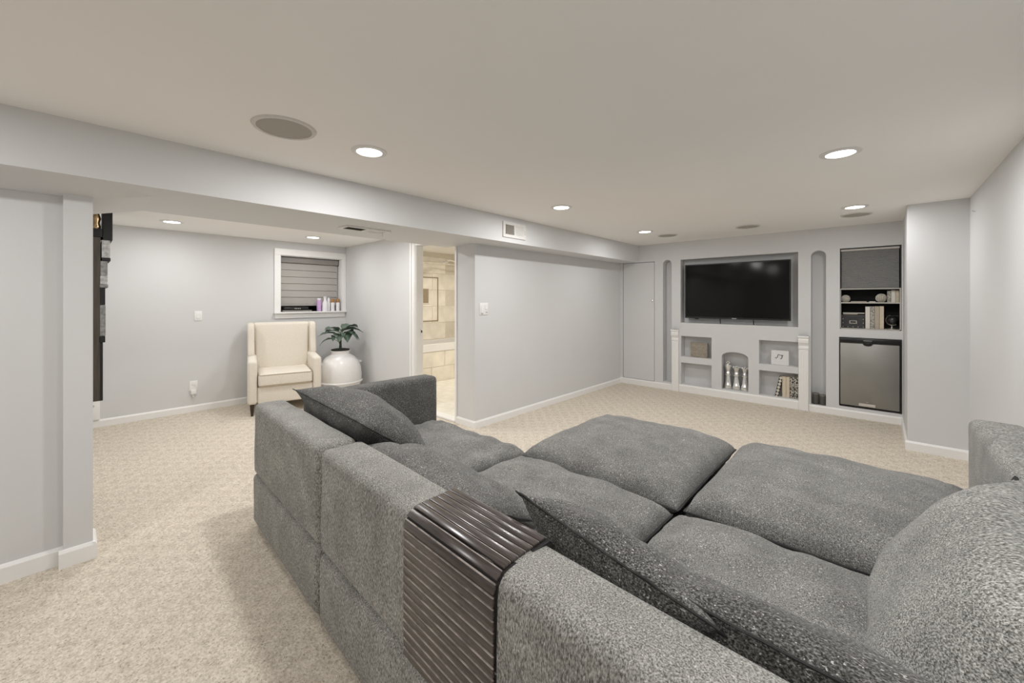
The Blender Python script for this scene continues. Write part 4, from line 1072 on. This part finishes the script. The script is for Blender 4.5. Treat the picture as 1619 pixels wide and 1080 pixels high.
# right section: long back, two seats, end arm against the wall
L2 = thing('sofa_section', 'long right section of the grey tweed sectional carrying the wooden tray', 'sofa', (-0.7, 1.2, 0), 0, 'sections of the grey sectional')
A2 = math.radians(-2.3)
BX, BY = -1.715, 0.685
bk_part(L2, 'back_panel', BX, 0.34, BY, BY + 0.185, 0.315, ZT, A2, 4.0)
bk_part(L2, 'base_panel', BX + .005, 0.34, BY - 0.006, BY + 0.185, 0.02, 0.312, A2, 5.0)
rbox(-1.62, 0.33, 0.84, 1.83, 0.05, 0.315, 0.02, 3).build('seat_base', M['tweed_dark'], L2, math.radians(60))
seat_cushion(L2, -1.615, -0.705, 0.90, 1.848, 0.482, 0.18, 8, 'tweed_seat', 0.009, 0.02, 0.02)
seat_cushion(L2, -0.68, 0.315, 0.90, 1.838, 0.478, 0.18, 9, 'tweed_seat', 0.010, 0.028, 0.018, rip=0.006)
rbox(0.345, 0.545, 0.60, 1.86, 0.03, 0.735, 0.04, 4, 5, 0.006, 6).build('end_rest', M['tweed_big'], L2, math.radians(60))
# ottoman and chaise in front
OT = thing('ottoman', 'square grey tweed ottoman in front of the middle seat', 'ottoman', (-1.15, 2.36, 0))
rbox(-1.60, -0.71, 1.90, 2.83, 0.03, 0.315, 0.025, 3).build('base', M['tweed_dark'], OT, math.radians(60))
seat_cushion(OT, -1.635, -0.688, 1.872, 2.885, 0.52, 0.19, 12, 'tweed_seat', 0.007, 0.008, 0.035, 'cushion')
CH = thing('chaise_section', 'grey tweed chaise with its back rest against the right wall', 'chaise', (-0.1, 2.4, 0))
rbox(-0.66, 0.335, 1.895, 2.90, 0.03, 0.315, 0.025, 3).build('base', M['tweed_dark'], CH, math.radians(60))
seat_cushion(CH, -0.655, 0.338, 1.884, 2.945, 0.522, 0.19, 15, 'tweed_seat', 0.008, 0.012, 0.035, 'cushion')
rbox(0.345, 0.545, 1.87, 3.22, 0.03, 0.735, 0.04, 4, 6, 0.006, 7).build('back_rest', M['tweed_big'], CH, math.radians(60))

# ------------------------------------------------------------------ pillows
def pillow(name, label, loc, rot, w_, h_, th, m, seed, px=2.6, ex=0.62, wr=0.01, fold=0.02, fl=0.012, flat=1.0, pinch=0.06, cat='pillow', crown=0.0):
    vs_, fs, rim = pillow_mesh(w_, h_, th, px, ex, 40, 32, seed, wr, pinch, flat, crown, fold)
    mat = Euler(rot).to_matrix().to_4x4()
    t_ = thing(name, label, cat, loc)
    MB().add(vs_, fs, mat).build('cover', M[m], t_, math.radians(70), False)
    a, b = flange(rim, fl, 0.003)
    MB().add(a, b, mat).build('seam_welt', M['piping'], t_, None, False)
    return t_
R_ = math.radians
# face normal is local +z; rot x tips it from facing up (0) towards facing -y (90)
pillow('throw_pillow', 'plump dark pillow propped at the left end beside the arm', (-2.17, 1.085, 0.655), (R_(-37), 0, R_(-3)), 0.97, 0.50, 0.33, 'tweed_dark', 21, flat=0.55, fold=0.03)
pillow('back_pillow', 'slumped grey pillow lying behind the wooden tray', (-1.37, 1.03, 0.595), (R_(-26), 0, R_(-1)), 0.80, 0.44, 0.20, 'tweed_mid', 22, fold=0.04)
pillow('throw_pillow', 'dark tweed pillow right of the wooden tray with a raised corner', (-0.495, 1.01, 0.605), (R_(-45), R_(4), R_(-8)), 0.57, 0.46, 0.20, 'tweed_dark', 23, fold=0.03)
pillow('back_pillow', 'dark tweed pillow slumped along the back nearest the viewpoint', (-0.10, 0.975, 0.60), (R_(-46), R_(-1), R_(-4)), 0.66, 0.42, 0.20, 'tweed_dark', 24, fold=0.02)
pillow('large_back_cushion', 'huge rounded tweed cushion at the bottom right against the wall-side rest', (0.185, 1.42, 0.59), (0, R_(-58), 0), 0.54, 0.98, 0.33, 'tweed_big', 25, 3.2, 0.5, fold=0.01, wr=0.006)
pillow('throw_pillow', 'dark pillow corner tucked behind the huge rounded cushion', (0.29, 2.01, 0.515), (0, R_(-68), R_(4)), 0.44, 0.5, 0.12, 'tweed_dark', 26)

# ------------------------------------------------------------------ slatted wooden tray draped over the sofa back
tr = thing('armrest_tray', 'dark wooden slatted tray draped over the sofa back', 'tray', (-0.82, 0.66, 0.32))
TX0_, TX1_ = -1.018, -0.632
def on_back(x): return BY + (x - BX) * math.tan(A2)          # outer face of the long back
yo = on_back(-0.82); yi = yo + 0.185
# path across the back (y, z), from the inner top edge over the rounded edge and down
def slat(y, z, ang, wdt, th, r=0.003):
    mb = MB().box(TX0_, TX1_, -wdt / 2, wdt / 2, 0, th, r, 2)
    Rm = Matrix.Translation((0, y, z)) @ Matrix.Rotation(ang, 4, 'X')
    glints = []
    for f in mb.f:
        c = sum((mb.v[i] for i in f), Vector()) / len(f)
        glints.append(c.z > th - r * 0.97 and c.y > wdt / 2 - r * 0.97)  # upper edge faces that take the painted glint colour
    mb.v = [Rm @ v for v in mb.v]
    o = rotz(mb, -0.82, y, A2).build('slat', M['slat'], tr, SM)
    o.data.materials.append(M['slat_glint'])
    for p_, is_glint in zip(o.data.polygons, glints): p_.material_index = 1 if is_glint else 0
    return o
PITCH, RC = 0.0262, 0.040
GAP = 0.008                                     # height of the slats' underside over the fabric
L_TOP = (yi - 0.008) - (yo + RC)
L_ARC = (RC + GAP) * PI / 2
def path(q):
    """point and tilt at distance q from the inner top edge, over the rounded edge and down the outside"""
    if q < L_TOP: return yi - 0.008 - q, ZT + GAP, 0.0
    if q < L_TOP + L_ARC:
        a = (q - L_TOP) / L_ARC * PI / 2
        return yo + RC - (RC + GAP) * math.sin(a), ZT - RC + (RC + GAP) * math.cos(a), a
    return yo - GAP, ZT - RC - (q - L_TOP - L_ARC), PI / 2
q = PITCH / 2
while q < L_TOP + L_ARC + 0.355:
    yy, zz_, an = path(q)
    slat(yy, zz_, an, PITCH - 0.0018, 0.008)
    q += PITCH
bkv, inner = [], []
qs = [0.0, L_TOP] + [L_TOP + L_ARC * k / 6 for k in range(1, 7)] + [L_TOP + L_ARC + 0.36]
for q in qs:
    yy, zz_, an = path(q)
    bkv.append((yy, zz_)); inner.append((yy + 0.005 * math.sin(an), zz_ - 0.005 * math.cos(an)))
mb = MB()
n = len(bkv)
vs_ = []
for xx in (TX0_ - 0.004, TX1_ + 0.004):
    for a, b in bkv: vs_.append((xx, a, b))
    for a, b in inner: vs_.append((xx, a, b))
fs = []
for i in range(n - 1):
    fs += [(i, i + 1, 2 * n + i + 1, 2 * n + i), (n + i, 3 * n + i, 3 * n + i + 1, n + i + 1), (i, n + i, n + i + 1, i + 1), (2 * n + i, 2 * n + i + 1, 3 * n + i + 1, 3 * n + i)]
fs += [(0, 2 * n, 3 * n, n), (n - 1, 2 * n - 1, 4 * n - 1, 3 * n - 1)]
rotz(mb.add(vs_, fs), -0.82, yo, A2).build('backing', M['rubber'], tr)
